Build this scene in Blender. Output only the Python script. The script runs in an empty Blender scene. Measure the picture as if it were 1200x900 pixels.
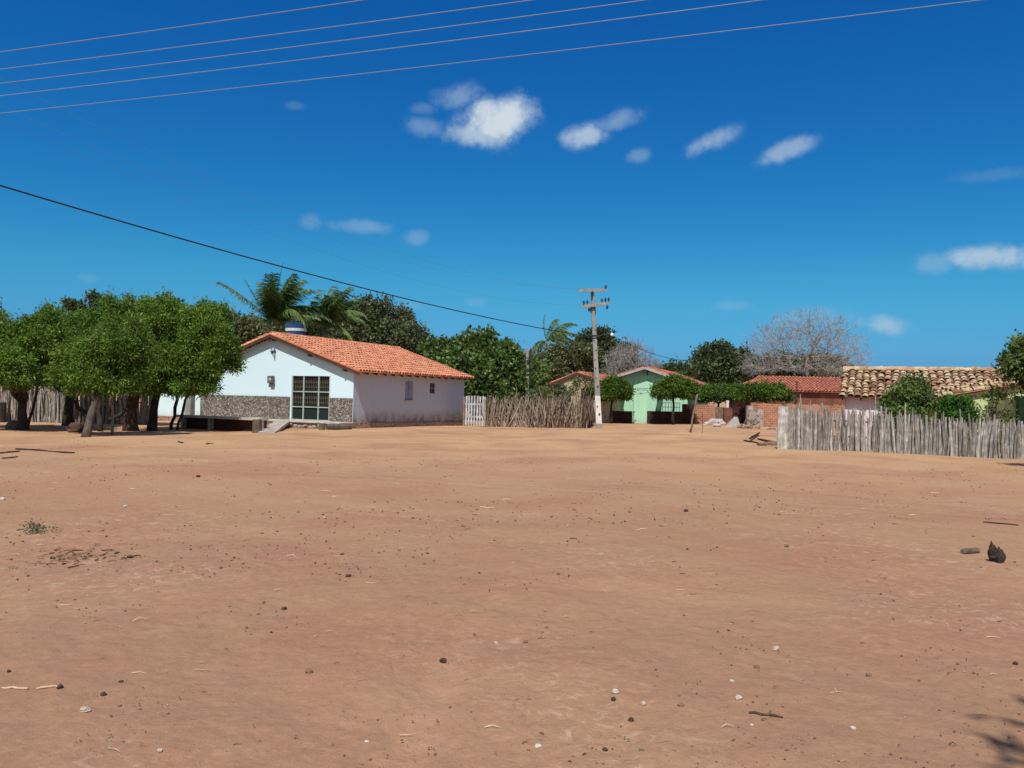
import bpy, math
import numpy as np
from mathutils import Vector, Quaternion, Matrix
rng = np.random.default_rng(11)
sc = bpy.context.scene
COL = sc.collection
V = lambda *a: np.array(a, dtype=float)
def nrm(v):
    v = np.asarray(v, float); return v / (np.linalg.norm(v) + 1e-12)

# ------------------------------------------------------------------ camera
F = 960.0; EYE = 1.7; PITCH = math.atan(14 / F); ROLL = math.radians(1.25)
cam_d = bpy.data.cameras.new('camera'); cam = bpy.data.objects.new('camera', cam_d); COL.objects.link(cam)
cam_d.sensor_width = 36; cam_d.lens = 36 * F / 1200; cam_d.clip_start = 0.05; cam_d.clip_end = 8000
RM = Matrix.Rotation(math.pi / 2 + PITCH, 3, 'X') @ Matrix.Rotation(ROLL, 3, 'Z')
cam.matrix_world = Matrix.Translation((0, 0, EYE)) @ RM.to_4x4()
sc.camera = cam
RN = np.array(RM); EP = V(0, 0, EYE)
def ray(px, py): return RN @ V((px - 600) / F, (450 - py) / F, -1)
def G(px, py, z=0.0):
    d = ray(px, py); return EP + d * ((z - EYE) / d[2])
def AT(px, py, Y):
    d = ray(px, py); return EP + d * (Y / d[1])
def PL(px, py, P0, n):
    d = ray(px, py); return EP + d * (np.dot(P0 - EP, n) / np.dot(d, n))

# ------------------------------------------------------------------ terrain height
_hp = [(2 * math.pi / w, a, rng.uniform(0, 6.3), th) for w, a, th in
       [(17, .03, .3), (11, .025, 1.7), (6.5, .012, 2.6), (3.7, .006, .9), (2.1, .004, 2.1), (1.3, .004, .2), (.83, .004, 1.3), (.57, .0025, 2.9), (.41, .002, .6)]]
def H(x, y):
    h = 0
    for k, a, p, th in _hp:
        c, s = math.cos(th), math.sin(th)
        h = h + a * np.sin(k * (x * c + y * s) + p + 1.3 * np.sin(k * .61 * (-x * s + y * c) + 2 * p))
    return h - 0.02
def on(px, py, dz=0.0):
    p = G(px, py); return V(p[0], p[1], float(H(p[0], p[1])) + dz)

# ------------------------------------------------------------------ object helpers
def tag(o, label=None, cat=None, group=None, kind=None):
    for k, v in (('label', label), ('category', cat), ('group', group), ('kind', kind)):
        if v: o[k] = v
    return o
def thing(name, loc, label, cat, group=None):
    o = bpy.data.objects.new(name, None); COL.objects.link(o); o.location = tuple(map(float, loc)); o.empty_display_size = .2
    return tag(o, label, cat, group)
def world_loc(o):
    l = V(0, 0, 0)
    while o: l = l + np.array(o.location); o = o.parent
    return l
def mesh(name, verts, faces, mat, parent=None, smooth=False, at=None):
    """link ONE mesh; verts are world coordinates, stored relative to the parent (or to `at`)"""
    verts = np.asarray(verts, float).reshape(-1, 3)
    o_l = world_loc(parent) if parent else (V(*at) if at is not None else V(0, 0, 0))
    me = bpy.data.meshes.new(name); lv = (verts - o_l).astype(np.float32)
    if isinstance(faces, np.ndarray):
        n, k = faces.shape
        me.vertices.add(len(lv)); me.vertices.foreach_set('co', lv.ravel())
        me.loops.add(n * k); me.loops.foreach_set('vertex_index', faces.astype(np.int32).ravel())
        me.polygons.add(n); me.polygons.foreach_set('loop_start', np.arange(0, n * k, k, dtype=np.int32))
        try: me.polygons.foreach_set('loop_total', np.full(n, k, dtype=np.int32))
        except Exception: pass
        me.update(calc_edges=True)
    else:
        me.from_pydata(lv.tolist(), [], [list(f) for f in faces]); me.update()
        uv = me.uv_layers.new(name='UVMap')
        for p in me.polygons:
            n_ = p.normal
            if abs(n_.z) > .75: f = lambda c: (c[0], c[1])
            else:
                h = math.hypot(n_.x, n_.y) + 1e-9; tx, ty = -n_.y / h, n_.x / h
                f = lambda c: (c[0] * tx + c[1] * ty, c[2])
            for li in p.loop_indices:
                c = verts[me.loops[li].vertex_index]; uv.data[li].uv = f(c)
    if smooth: me.polygons.foreach_set('use_smooth', np.ones(len(me.polygons), dtype=bool))
    if mat: me.materials.append(mat)
    o = bpy.data.objects.new(name, me); COL.objects.link(o)
    if parent: o.parent = parent
    else: o.location = tuple(o_l)
    return o
class MB:
    def __init__(s): s.v = []; s.f = []
    def add(s, v, f):
        b = len(s.v); s.v += [np.asarray(p, float) for p in v]; s.f += [[b + i for i in q] for q in f]; return s
    def box(s, c, ax, ay, az):
        """centre and three half-axis vectors"""
        c, ax, ay, az = (np.asarray(q, float) for q in (c, ax, ay, az))
        v = [c + i * ax + j * ay + k * az for k in (-1, 1) for j in (-1, 1) for i in (-1, 1)]
        f = [(0, 2, 3, 1), (4, 5, 7, 6), (0, 1, 5, 4), (2, 6, 7, 3), (0, 4, 6, 2), (1, 3, 7, 5)]
        if np.dot(np.cross(ax, ay), az) < 0: f = [q[::-1] for q in f]
        return s.add(v, f)
    def bar(s, p, q, w, t, up=(0, 0, 1)):
        p = np.asarray(p, float); q = np.asarray(q, float); d = nrm(q - p)
        up = np.asarray(up, float)
        if abs(np.dot(d, up)) > .95: up = V(1, 0, 0) if abs(d[0]) < .9 else V(0, 1, 0)
        a = nrm(np.cross(d, up)); b = np.cross(a, d)
        return s.box((p + q) / 2, a * w / 2, d * np.linalg.norm(q - p) / 2, b * t / 2)
    def tube(s, pts, rad, n=8, cap=True, wob=0.0):
        pts = [np.asarray(p, float) for p in pts]; m = len(pts)
        if np.isscalar(rad): rad = [rad] * m
        t0 = nrm(pts[1] - pts[0]); a = nrm(np.cross(t0, V(0, 0, 1) if abs(t0[2]) < .9 else V(1, 0, 0)))
        v = []; ph = rng.uniform(0, 6.3)
        for i in range(m):
            t = nrm(pts[min(i + 1, m - 1)] - pts[max(i - 1, 0)])
            a = nrm(a - t * np.dot(a, t)); b = np.cross(t, a)
            for k in range(n):
                an = ph + 2 * math.pi * k / n
                r = rad[i] * (1 + wob * rng.uniform(-1, 1))
                v.append(pts[i] + (a * math.cos(an) + b * math.sin(an)) * r)
        f = [(i * n + k, i * n + (k + 1) % n, (i + 1) * n + (k + 1) % n, (i + 1) * n + k) for i in range(m - 1) for k in range(n)]
        if cap: f += [tuple(range(n))[::-1], tuple((m - 1) * n + k for k in range(n))]
        return s.add(v, f)
    def prism(s, poly, ext):
        n = len(poly); ext = np.asarray(ext, float)
        v = [np.asarray(p, float) for p in poly] + [np.asarray(p, float) + ext for p in poly]
        f = [tuple(range(n)), tuple(range(2 * n - 1, n - 1, -1))] + [(i, i + n, (i + 1) % n + n, (i + 1) % n) for i in range(n)]
        return s.add(v, f)
    def ball(s, c, r, n=8, m=5, jit=0.0):
        c = np.asarray(c, float); r = np.asarray(r, float) * np.ones(3)
        v = [c + r * V(0, 0, -1)]
        for i in range(1, m):
            th = math.pi * i / m
            for k in range(n):
                ph = 2 * math.pi * (k + .5 * (i % 2)) / n
                v.append(c + r * V(math.sin(th) * math.cos(ph), math.sin(th) * math.sin(ph), -math.cos(th)) * (1 + jit * rng.uniform(-1, 1)))
        v.append(c + r * V(0, 0, 1)); L = len(v) - 1
        f = [(0, 1 + (k + 1) % n, 1 + k) for k in range(n)]
        for i in range(m - 2):
            f += [(1 + i * n + k, 1 + i * n + (k + 1) % n, 1 + (i + 1) * n + (k + 1) % n, 1 + (i + 1) * n + k) for k in range(n)]
        f += [(1 + (m - 2) * n + k, 1 + (m - 2) * n + (k + 1) % n, L) for k in range(n)]
        return s.add(v, f)
    def build(s, name, mat, parent=None, smooth=False, at=None): return mesh(name, s.v, s.f, mat, parent, smooth, at)

# ------------------------------------------------------------------ materials
def new_mat(name):
    m = bpy.data.materials.new(name); m.use_nodes = True; nt = m.node_tree; nt.nodes.clear()
    return m, nt, (lambda t, **k: _node(nt, t, **k)), nt.links.new
def _node(nt, t, **k):
    n = nt.nodes.new('ShaderNode' + t)
    for a, v in k.items():
        if a.startswith('i_'): n.inputs[a[2:].replace('_', ' ')].default_value = v
        else: setattr(n, a, v)
    return n
def rgb(c): return (c[0], c[1], c[2], 1)
def ramp(N, stops, interp='LINEAR'):
    r = N('ValToRGB'); r.color_ramp.interpolation = interp; e = r.color_ramp.elements
    while len(e) < len(stops): e.new(.5)
    for q, (p, c) in zip(e, stops): q.position = p; q.color = rgb(c) if hasattr(c, '__len__') else (c, c, c, 1)
    return r
def mixc(N, L, fac, a, b, blend='MIX'):
    m = N('MixRGB', blend_type=blend)
    for i, x in ((0, fac), (1, a), (2, b)):
        if hasattr(x, 'is_linked') or hasattr(x, 'links'): L(x, m.inputs[i])
        else: m.inputs[i].default_value = x if i == 0 else rgb(x)
    return m.outputs[0]
def noise(N, L, vec, scale, detail=4, rough=.55, dist=0):
    n = N('TexNoise', i_Scale=scale, i_Detail=detail, i_Roughness=rough, i_Distortion=dist)
    if vec is not None: L(vec, n.inputs['Vector'])
    return n.outputs['Fac']
def scaled(N, L, vec, s):
    m = N('Mapping'); m.inputs['Scale'].default_value = s; L(vec, m.inputs['Vector']); return m.outputs[0]
def finish(N, L, col, rough=.85, bump=None, bstr=.3, bdist=.02, spec=.3, trans=None):
    b = N('BsdfPrincipled'); b.inputs['Roughness'].default_value = rough; b.inputs['Specular IOR Level'].default_value = spec
    if hasattr(col, 'links'): L(col, b.inputs['Base Color'])
    else: b.inputs['Base Color'].default_value = rgb(col)
    if bump is not None:
        bp = N('Bump', i_Strength=bstr, i_Distance=bdist); L(bump, bp.inputs['Height']); L(bp.outputs[0], b.inputs['Normal'])
    out = N('OutputMaterial'); sh = b.outputs[0]
    if trans is not None:
        t = N('BsdfTranslucent'); L(trans, t.inputs['Color']); ms = N('MixShader'); ms.inputs[0].default_value = .3
        L(sh, ms.inputs[1]); L(t.outputs[0], ms.inputs[2]); sh = ms.outputs[0]
    L(sh, out.inputs[0])
def mottled(name, c1, c2, scale=3, rough=.85, bump=.25, detail=6, c3=None, spec=.25):
    m, nt, N, L = new_mat(name); P = N('NewGeometry').outputs['Position']
    n = noise(N, L, P, scale, detail); n2 = noise(N, L, P, scale * 9, 3)
    c = mixc(N, L, ramp(N, [(.35, 0), (.68, 1)]).outputs[0], c1, c2)
    L(n, c.node.inputs[0].links[0].from_node.inputs[0])
    if c3 is not None:
        r = ramp(N, [(.5, 0), (.62, 1)]); L(noise(N, L, P, scale * 2.7, 5), r.inputs[0]); c = mixc(N, L, r.outputs[0], c, c3)
    finish(N, L, c, rough, n2, bump, .01, spec); return m
def rand_val(N, L):
    a = N('Math', operation='ADD'); L(N('NewGeometry').outputs['Random Per Island'], a.inputs[0]); L(N('ObjectInfo').outputs['Random'], a.inputs[1])
    f = N('Math', operation='FRACT'); L(a.outputs[0], f.inputs[0]); return f.outputs[0]
def foliage(name, dark, mid, light, rough=.55, scale=.9, yellow=None):
    m, nt, N, L = new_mat(name); g = N('NewGeometry')
    st = [(0, dark), (.55, mid), (.93, light)]
    if yellow: st.append((1, yellow))
    r = ramp(N, st); L(g.outputs['Random Per Island'], r.inputs[0])
    r2 = ramp(N, [(.3, .62), (.7, 1.25)]); L(noise(N, L, g.outputs['Position'], scale, 3), r2.inputs[0])
    c = mixc(N, L, 1.0, r.outputs[0], r2.outputs[0], 'MULTIPLY')
    finish(N, L, c, rough, spec=.18, trans=mixc(N, L, 1.0, c, (1.0, 1.15, .55), 'MULTIPLY')); return m
def tile_mat(name, cols, rough=.85, dirt=None, dirt_amt=.5):
    m, nt, N, L = new_mat(name); g = N('NewGeometry'); k = len(cols)
    r = ramp(N, [(i / max(k - 1, 1), c) for i, c in enumerate(cols)]); L(g.outputs['Random Per Island'], r.inputs[0])
    c = r.outputs[0]
    r2 = ramp(N, [(.3, .78), (.7, 1.12)]); L(noise(N, L, g.outputs['Position'], 1.3, 5), r2.inputs[0])
    c = mixc(N, L, 1.0, c, r2.outputs[0], 'MULTIPLY')
    if dirt:
        r3 = ramp(N, [(.5, 0), (.66, dirt_amt)]); L(noise(N, L, g.outputs['Position'], 5, 6, .65), r3.inputs[0]); c = mixc(N, L, r3.outputs[0], c, dirt)
    finish(N, L, c, rough, noise(N, L, g.outputs['Position'], 40, 3), .25, .01, .2); return m
def brick_mat(name, c1, c2, mortar, patch=None, amt=.5, sc_=1.0):
    m, nt, N, L = new_mat(name); uv = N('TexCoord').outputs['UV']; P = N('NewGeometry').outputs['Position']
    b = N('TexBrick', i_Color1=rgb(c1), i_Color2=rgb(c2), i_Mortar=rgb(mortar), i_Scale=sc_, i_Mortar_Size=.018, i_Bias=0.0, i_Brick_Width=.28, i_Row_Height=.15)
    b.inputs['Mortar Smooth'].default_value = .3; L(uv, b.inputs['Vector'])
    r2 = ramp(N, [(.3, .7), (.7, 1.2)]); L(noise(N, L, P, 1.7, 5), r2.inputs[0])
    c = mixc(N, L, 1.0, b.outputs[0], r2.outputs[0], 'MULTIPLY')
    if patch:
        r3 = ramp(N, [(.5, 0), (.58, amt)]); L(noise(N, L, P, 1.2, 6, .65), r3.inputs[0]); c = mixc(N, L, r3.outputs[0], c, patch)
    inv = N('Math', operation='SUBTRACT'); inv.inputs[0].default_value = 1; L(b.outputs['Fac'], inv.inputs[1])
    finish(N, L, c, .9, inv.outputs[0], .6, .02, .2); return m
def wall_paint(name, c, stain, z0=.0, z1=.9, amt=.75, streak=.12, bump=.15):
    """limewash with dirt splashed up from the ground and weather streaks"""
    m, nt, N, L = new_mat(name); P = N('NewGeometry').outputs['Position']
    sx = N('SeparateXYZ'); L(P, sx.inputs[0])
    mr = N('MapRange'); mr.inputs['From Min'].default_value = z1; mr.inputs['From Max'].default_value = z0; L(sx.outputs[2], mr.inputs[0])
    nz = noise(N, L, P, 2.2, 6, .65)
    ad = N('Math', operation='MULTIPLY'); L(mr.outputs[0], ad.inputs[0]); r0 = ramp(N, [(.25, .35), (.7, 1.5)]); L(nz, r0.inputs[0]); L(r0.outputs[0], ad.inputs[1])
    r1 = ramp(N, [(.18, 0), (.85, amt)]); L(ad.outputs[0], r1.inputs[0])
    r2 = ramp(N, [(.42, 0), (.75, streak)]); L(noise(N, L, scaled(N, L, P, (3, 3, .35)), 1.6, 6, .6), r2.inputs[0])
    cc = mixc(N, L, r2.outputs[0], c, [q * .55 for q in c]); cc = mixc(N, L, r1.outputs[0], cc, stain)
    finish(N, L, cc, .9, noise(N, L, P, 25, 4), bump, .01, .15); return m
def wood_mat(name, cols, dark=.45):
    m, nt, N, L = new_mat(name); P = N('NewGeometry').outputs['Position']; k = len(cols)
    r = ramp(N, [(i / max(k - 1, 1), c) for i, c in enumerate(cols)]); L(rand_val(N, L), r.inputs[0])
    g = noise(N, L, scaled(N, L, P, (1, 1, .08)), 45, 5, .7); r2 = ramp(N, [(.32, dark), (.6, 1.15)]); L(g, r2.inputs[0])
    c = mixc(N, L, 1.0, r.outputs[0], r2.outputs[0], 'MULTIPLY')
    r3 = ramp(N, [(.45, .7), (.7, 1.15)]); L(noise(N, L, P, 5, 4), r3.inputs[0]); c = mixc(N, L, 1.0, c, r3.outputs[0], 'MULTIPLY')
    finish(N, L, c, .9, g, .6, .01, .15); return m
def ground_mat():
    m, nt, N, L = new_mat('dry_sand'); P = N('NewGeometry').outputs['Position']
    sx = N('SeparateXYZ'); L(P, sx.inputs[0])
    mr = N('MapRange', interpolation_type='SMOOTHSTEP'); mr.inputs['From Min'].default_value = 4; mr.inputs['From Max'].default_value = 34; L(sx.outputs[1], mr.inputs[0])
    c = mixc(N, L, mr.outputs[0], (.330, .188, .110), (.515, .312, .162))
    r = ramp(N, [(.42, 0), (.64, .72)]); L(noise(N, L, P, .36, 6, .6, .6), r.inputs[0]); c = mixc(N, L, r.outputs[0], c, (.340, .166, .100))
    r = ramp(N, [(.46, 0), (.68, .6)]); L(noise(N, L, scaled(N, L, P, (1, 1.7, 1)), .23, 5, .55), r.inputs[0]); c = mixc(N, L, r.outputs[0], c, (.42, .258, .150))
    # pale crusty flecks: where the hard ground shows through
    a = ramp(N, [(.46, 0), (.62, 1)]); L(noise(N, L, P, .33, 3, .5), a.inputs[0])
    b = ramp(N, [(.52, 0), (.64, 1)]); L(noise(N, L, P, 7.5, 7, .72, 1.2), b.inputs[0])
    mm = N('Math', operation='MULTIPLY'); L(a.outputs[0], mm.inputs[0]); L(b.outputs[0], mm.inputs[1])
    m2 = N('Math', operation='MULTIPLY'); L(mm.outputs[0], m2.inputs[0]); m2.inputs[1].default_value = .5
    c = mixc(N, L, m2.outputs[0], c, (.54, .40, .27))
    # one faint scuffed wheel track
    tr1 = N('MapRange'); ab = N('Math', operation='MULTIPLY_ADD'); L(sx.outputs[1], ab.inputs[0]); ab.inputs[1].default_value = -.085; L(sx.outputs[0], ab.inputs[2])
    a2 = N('Math', operation='ADD'); L(ab.outputs[0], a2.inputs[0]); a2.inputs[1].default_value = .79; a3 = N('Math', operation='ABSOLUTE'); L(a2.outputs[0], a3.inputs[0])
    tr1.interpolation_type = 'SMOOTHSTEP'; tr1.inputs['From Min'].default_value = .20; tr1.inputs['From Max'].default_value = .04; L(a3.outputs[0], tr1.inputs[0])
    tr2 = N('MapRange', interpolation_type='SMOOTHSTEP'); tr2.inputs['From Min'].default_value = 7.5; tr2.inputs['From Max'].default_value = 4.5; L(sx.outputs[1], tr2.inputs[0])
    t3 = N('Math', operation='MULTIPLY'); L(tr1.outputs[0], t3.inputs[0]); L(tr2.outputs[0], t3.inputs[1])
    t4 = N('Math', operation='MULTIPLY'); L(t3.outputs[0], t4.inputs[0]); tn = ramp(N, [(.3, .3), (.65, .75)]); L(noise(N, L, P, 3, 5), tn.inputs[0]); L(tn.outputs[0], t4.inputs[1])
    c = mixc(N, L, t4.outputs[0], c, (.40, .225, .135))
    # grain, dark specks
    r = ramp(N, [(.25, .84), (.75, 1.15)]); L(noise(N, L, P, 16, 8, .75), r.inputs[0]); c = mixc(N, L, 1.0, c, r.outputs[0], 'MULTIPLY')
    r = ramp(N, [(.25, .86), (.75, 1.13)]); L(noise(N, L, P, 140, 3, .7), r.inputs[0]); c = mixc(N, L, 1.0, c, r.outputs[0], 'MULTIPLY')
    for s_, thr, amt, colr in ((30, .10, .7, (.09, .05, .032)), (60, .12, .55, (.10, .055, .035)), (38, .07, .5, (.5, .38, .27))):
        v = N('TexVoronoi', i_Scale=s_, feature='F1'); L(P, v.inputs['Vector'])
        lt = N('Math', operation='LESS_THAN'); lt.inputs[1].default_value = .15; L(v.outputs['Distance'], lt.inputs[0])
        sp = N('SeparateColor'); L(v.outputs['Color'], sp.inputs[0])
        nn = noise(N, L, P, .8, 3); am = N('Math', operation='MULTIPLY'); L(nn, am.inputs[0]); am.inputs[1].default_value = thr * 2
        l2 = N('Math', operation='LESS_THAN'); L(sp.outputs[0], l2.inputs[0]); L(am.outputs[0], l2.inputs[1])
        x = N('Math', operation='MULTIPLY'); L(lt.outputs[0], x.inputs[0]); L(l2.outputs[0], x.inputs[1])
        y = N('Math', operation='MULTIPLY'); L(x.outputs[0], y.inputs[0]); y.inputs[1].default_value = amt
        c = mixc(N, L, y.outputs[0], c, colr)
    h1 = noise(N, L, P, 5.5, 9, .66, .3)
    vo = N('TexVoronoi', i_Scale=9.0, feature='SMOOTH_F1'); L(P, vo.inputs['Vector'])
    h = N('Math', operation='MULTIPLY_ADD'); L(vo.outputs['Distance'], h.inputs[0]); h.inputs[1].default_value = .25; L(h1, h.inputs[2])
    finish(N, L, c, .95, h.outputs[0], .55, .05, .1); return m

M = {}
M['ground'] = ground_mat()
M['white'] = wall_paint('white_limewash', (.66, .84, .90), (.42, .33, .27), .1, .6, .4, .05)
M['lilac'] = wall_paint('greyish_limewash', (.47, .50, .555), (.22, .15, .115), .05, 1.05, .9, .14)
M['wallwhite'] = wall_paint('plain_white_limewash', (.68, .84, .88), (.45, .36, .30), .0, .7, .5, .08)
M['concrete'] = mottled('concrete', (.36, .31, .26), (.50, .45, .38), 2.5, .9, .4, c3=(.25, .19, .15))
M['palecon'] = mottled('pale_concrete', (.45, .40, .33), (.62, .57, .48), 2.5, .9, .4)
M['polecon'] = mottled('pole_concrete', (.235, .228, .215), (.35, .338, .32), 3, .9, .4)
M['polewhite'] = mottled('whitewashed_concrete', (.62, .60, .57), (.76, .74, .70), 3, .9, .3)
M['roof_new'] = tile_mat('orange_clay_tiles', [(.50, .185, .10), (.58, .225, .125), (.67, .285, .17), (.62, .245, .135)], dirt=(.30, .11, .065), dirt_amt=.36)
M['roof_red'] = tile_mat('red_clay_tiles', [(.40, .125, .08), (.48, .165, .105), (.54, .20, .13)], dirt=(.22, .09, .06), dirt_amt=.5)
M['roof_old'] = tile_mat('lichened_old_tiles', [(.20, .09, .05), (.46, .28, .14), (.60, .46, .28), (.33, .17, .09), (.66, .52, .34), (.40, .21, .12), (.68, .57, .40), (.26, .13, .08)], dirt=(.13, .075, .05), dirt_amt=.65)
M['rooftimber'] = mottled('roof_timber', (.06, .03, .022), (.11, .055, .038), 4)
M['fascia'] = mottled('fascia_paint', (.35, .36, .33), (.50, .50, .46), 3)
M['mint'] = wall_paint('mint_green_paint', (.43, .73, .51), (.30, .33, .25), .0, .5, .4, .25)
M['darkmint'] = mottled('dark_green_paint', (.035, .10, .06), (.06, .15, .09), 3)
M['lime'] = wall_paint('lime_plaster', (.60, .68, .36), (.35, .30, .20), .0, .8, .6, .35)
M['pink'] = wall_paint('pale_pink_plaster', (.80, .67, .72), (.42, .32, .28), .0, .7, .6, .2)
M['yellowstucco'] = mottled('stained_yellow_plaster', (.40, .345, .225), (.50, .44, .30), 1.5, .95, .4, c3=(.26, .21, .14))
M['brick'] = brick_mat('red_brick', (.36, .12, .07), (.44, .17, .10), (.42, .30, .21), (.40, .27, .19), .35)
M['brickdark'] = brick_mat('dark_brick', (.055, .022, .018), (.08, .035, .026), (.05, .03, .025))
M['brickroom'] = brick_mat('shaded_brick', (.20, .075, .05), (.25, .09, .06), (.14, .085, .06))  # darker copy of the red brick, with shade put into the colour
M['gablebrick'] = brick_mat('mortared_brick', (.42, .15, .09), (.48, .2, .12), (.62, .52, .40), (.62, .53, .36), .8)
def stone_mat():
    m, nt, N, L = new_mat('rubble_stone_facing'); uv = N('TexCoord').outputs['UV']; P = N('NewGeometry').outputs['Position']
    v = N('TexVoronoi', i_Scale=12.5); L(uv, v.inputs['Vector']); sp = N('SeparateColor'); L(v.outputs['Color'], sp.inputs[0])
    r = ramp(N, [(0, (.13, .11, .09)), (.35, (.23, .195, .165)), (.7, (.33, .28, .24)), (1, (.46, .40, .35))]); L(sp.outputs[0], r.inputs[0])
    e = N('TexVoronoi', i_Scale=12.5, feature='DISTANCE_TO_EDGE'); L(uv, e.inputs['Vector'])
    rr = ramp(N, [(.0, .35), (.14, 1)]); L(e.outputs['Distance'], rr.inputs[0]); c = mixc(N, L, 1.0, r.outputs[0], rr.outputs[0], 'MULTIPLY')
    finish(N, L, c, .9, rr.outputs[0], .9, .03, .2); return m
M['stone'] = stone_mat()
M['plinth'] = mottled('stained_plinth_stone', (.30, .19, .13), (.45, .32, .23), 3.5, .95, .6, c3=(.17, .10, .07))
M['rustfascia'] = mottled('reddish_fascia', (.16, .05, .04), (.24, .085, .065), 4)
M['gateframe'] = mottled('pale_green_gate_paint', (.34, .42, .37), (.44, .52, .46), 4, .6)
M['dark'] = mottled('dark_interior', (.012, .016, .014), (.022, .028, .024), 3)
M['gatebars'] = mottled('dull_metal_bars', (.085, .075, .05), (.14, .12, .085), 8, .6)
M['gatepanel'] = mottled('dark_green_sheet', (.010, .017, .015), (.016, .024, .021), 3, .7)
M['shutter'] = mottled('grey_shutter_paint', (.22, .25, .30), (.30, .33, .38), 4, .7)
M['meter'] = mottled('meter_plastic', (.09, .085, .09), (.15, .14, .14), 9, .5)
M['glass'] = mottled('meter_window', (.45, .45, .42), (.55, .55, .5), 9, .2)
M['metal'] = mottled('dark_hardware', (.02, .022, .028), (.045, .045, .05), 9, .5)
M['wirelight'] = mottled('bare_aluminium', (.18, .26, .38), (.22, .30, .42), 9, .6)
M['wirefaint'] = mottled('thin_aluminium', (.10, .24, .38), (.12, .26, .40), 9, .6)
M['wiredark'] = mottled('black_cable', (.012, .013, .016), (.02, .02, .024), 9, .6)
M['lampwhite'] = mottled('lamp_glass', (.85, .88, .9), (.9, .92, .93), 3, .3)
M['stake'] = wood_mat('weathered_stakes', [(0.207, 0.183, 0.154), (0.467, 0.444, 0.410), (0.350, 0.319, 0.282), (0.610, 0.574, 0.526), (0.286, 0.248, 0.212), (0.428, 0.378, 0.321)])
M['stick'] = wood_mat('brown_grey_sticks', [(0.184, 0.131, 0.098), (0.397, 0.310, 0.248), (0.284, 0.214, 0.170), (0.540, 0.441, 0.353), (0.327, 0.234, 0.183)])
M['stickdark'] = wood_mat('dark_brown_sticks', [(0.124, 0.072, 0.050), (0.247, 0.174, 0.128), (0.185, 0.114, 0.084), (0.334, 0.252, 0.190)])
M['picket'] = wood_mat('whitewashed_pickets', [(0.484, 0.499, 0.515), (0.562, 0.577, 0.593), (0.530, 0.538, 0.546)], .8)
M['log'] = wood_mat('old_log', [(.16, .12, .10), (.22, .17, .14)])
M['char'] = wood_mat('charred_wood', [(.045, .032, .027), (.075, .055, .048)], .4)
M['bark'] = wood_mat('dark_bark', [(.055, .042, .034), (.075, .055, .043)], .5)
M['barkbrown'] = wood_mat('reddish_bark', [(.105, .062, .045), (.13, .078, .058)], .5)
M['barklean'] = wood_mat('grey_brown_bark', [(.13, .105, .088), (.16, .13, .11)], .5)
M['barkgrey'] = wood_mat('pale_bark', [(.26, .22, .18), (.30, .255, .21)], .6)
M['greentrunk'] = mottled('green_painted_bark', (.03, .08, .05), (.05, .11, .07), 4)
M['neem'] = foliage('fine_neem_leaves', (0.050, 0.100, 0.017), (0.116, 0.209, 0.029), (0.224, 0.329, 0.058), yellow=(0.332, 0.380, 0.081))
M['neem2'] = foliage('blueish_neem_leaves', (0.042, 0.092, 0.019), (0.097, 0.191, 0.031), (0.176, 0.296, 0.057))
M['clipped'] = foliage('clipped_leaves', (0.035, 0.081, 0.010), (0.088, 0.164, 0.021), (0.176, 0.249, 0.044))
M['almond'] = foliage('broad_glossy_leaves', (0.048, 0.093, 0.023), (0.103, 0.176, 0.046), (0.224, 0.284, 0.101), .4)
M['dusty'] = foliage('dusty_leaves', (0.058, 0.078, 0.035), (0.111, 0.132, 0.062), (0.202, 0.214, 0.117))
M['darktree'] = foliage('dark_far_leaves', (0.035, 0.057, 0.025), (0.074, 0.104, 0.040), (0.138, 0.165, 0.074))
M['scrub'] = foliage('scrubby_leaves', (0.067, 0.087, 0.034), (0.127, 0.144, 0.059), (0.223, 0.223, 0.113))
M['palm'] = foliage('palm_leaflets', (0.039, 0.085, 0.029), (0.094, 0.168, 0.052), (0.211, 0.287, 0.105), .45, yellow=(0.395, 0.407, 0.164))
M['palmlit'] = foliage('sunlit_palm_leaflets', (0.081, 0.140, 0.038), (0.161, 0.235, 0.069), (0.274, 0.313, 0.122), .45)  # brighter copy of the palm leaflets, sunlight put into the colour
M['bush'] = foliage('bush_leaves', (0.060, 0.102, 0.026), (0.120, 0.189, 0.046), (0.225, 0.284, 0.093))
M['brightbush'] = foliage('bright_bush_leaves', (0.038, 0.109, 0.017), (0.068, 0.189, 0.031), (0.120, 0.262, 0.050))
M['dryleaf'] = foliage('dry_leaves', (.06, .035, .02), (.13, .08, .045), (.22, .16, .09))
M['twig'] = wood_mat('grey_twigs', [(.30, .28, .265), (.40, .38, .36)], .85)
M['tankblue'] = mottled('blue_tank_plastic', (.02, .07, .20), (.03, .10, .26), 2, .4)
M['tankwhite'] = mottled('white_tank_lid', (.75, .78, .8), (.82, .85, .86), 3, .5)
M['rustgate'] = mottled('brown_gate', (.035, .014, .010), (.055, .024, .016), 4)
M['plasterruin'] = mottled('crumbling_plaster', (.30, .25, .22), (.45, .40, .36), 2.2, .95, .7, c3=(.22, .11, .08))
M['sackwhite'] = mottled('pale_sacking', (.40, .345, .315), (.52, .46, .425), 3, .9, .5)
M['rubblegrey'] = mottled('grey_rubble', (.26, .23, .20), (.38, .34, .30), 5, .95, .6)
M['st_dark'] = mottled('dark_stone', (.060, .036, .026), (.10, .060, .044), 30, .9, .5)
M['st_brown'] = mottled('brown_stone', (.16, .095, .065), (.24, .15, .105), 30, .9, .5)
M['st_clod'] = mottled('earth_crumb', (.20, .115, .07), (.27, .16, .10), 30, .95, .5)
M['st_pale'] = mottled('pale_stone', (.45, .35, .27), (.60, .49, .39), 30, .9, .5)
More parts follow.
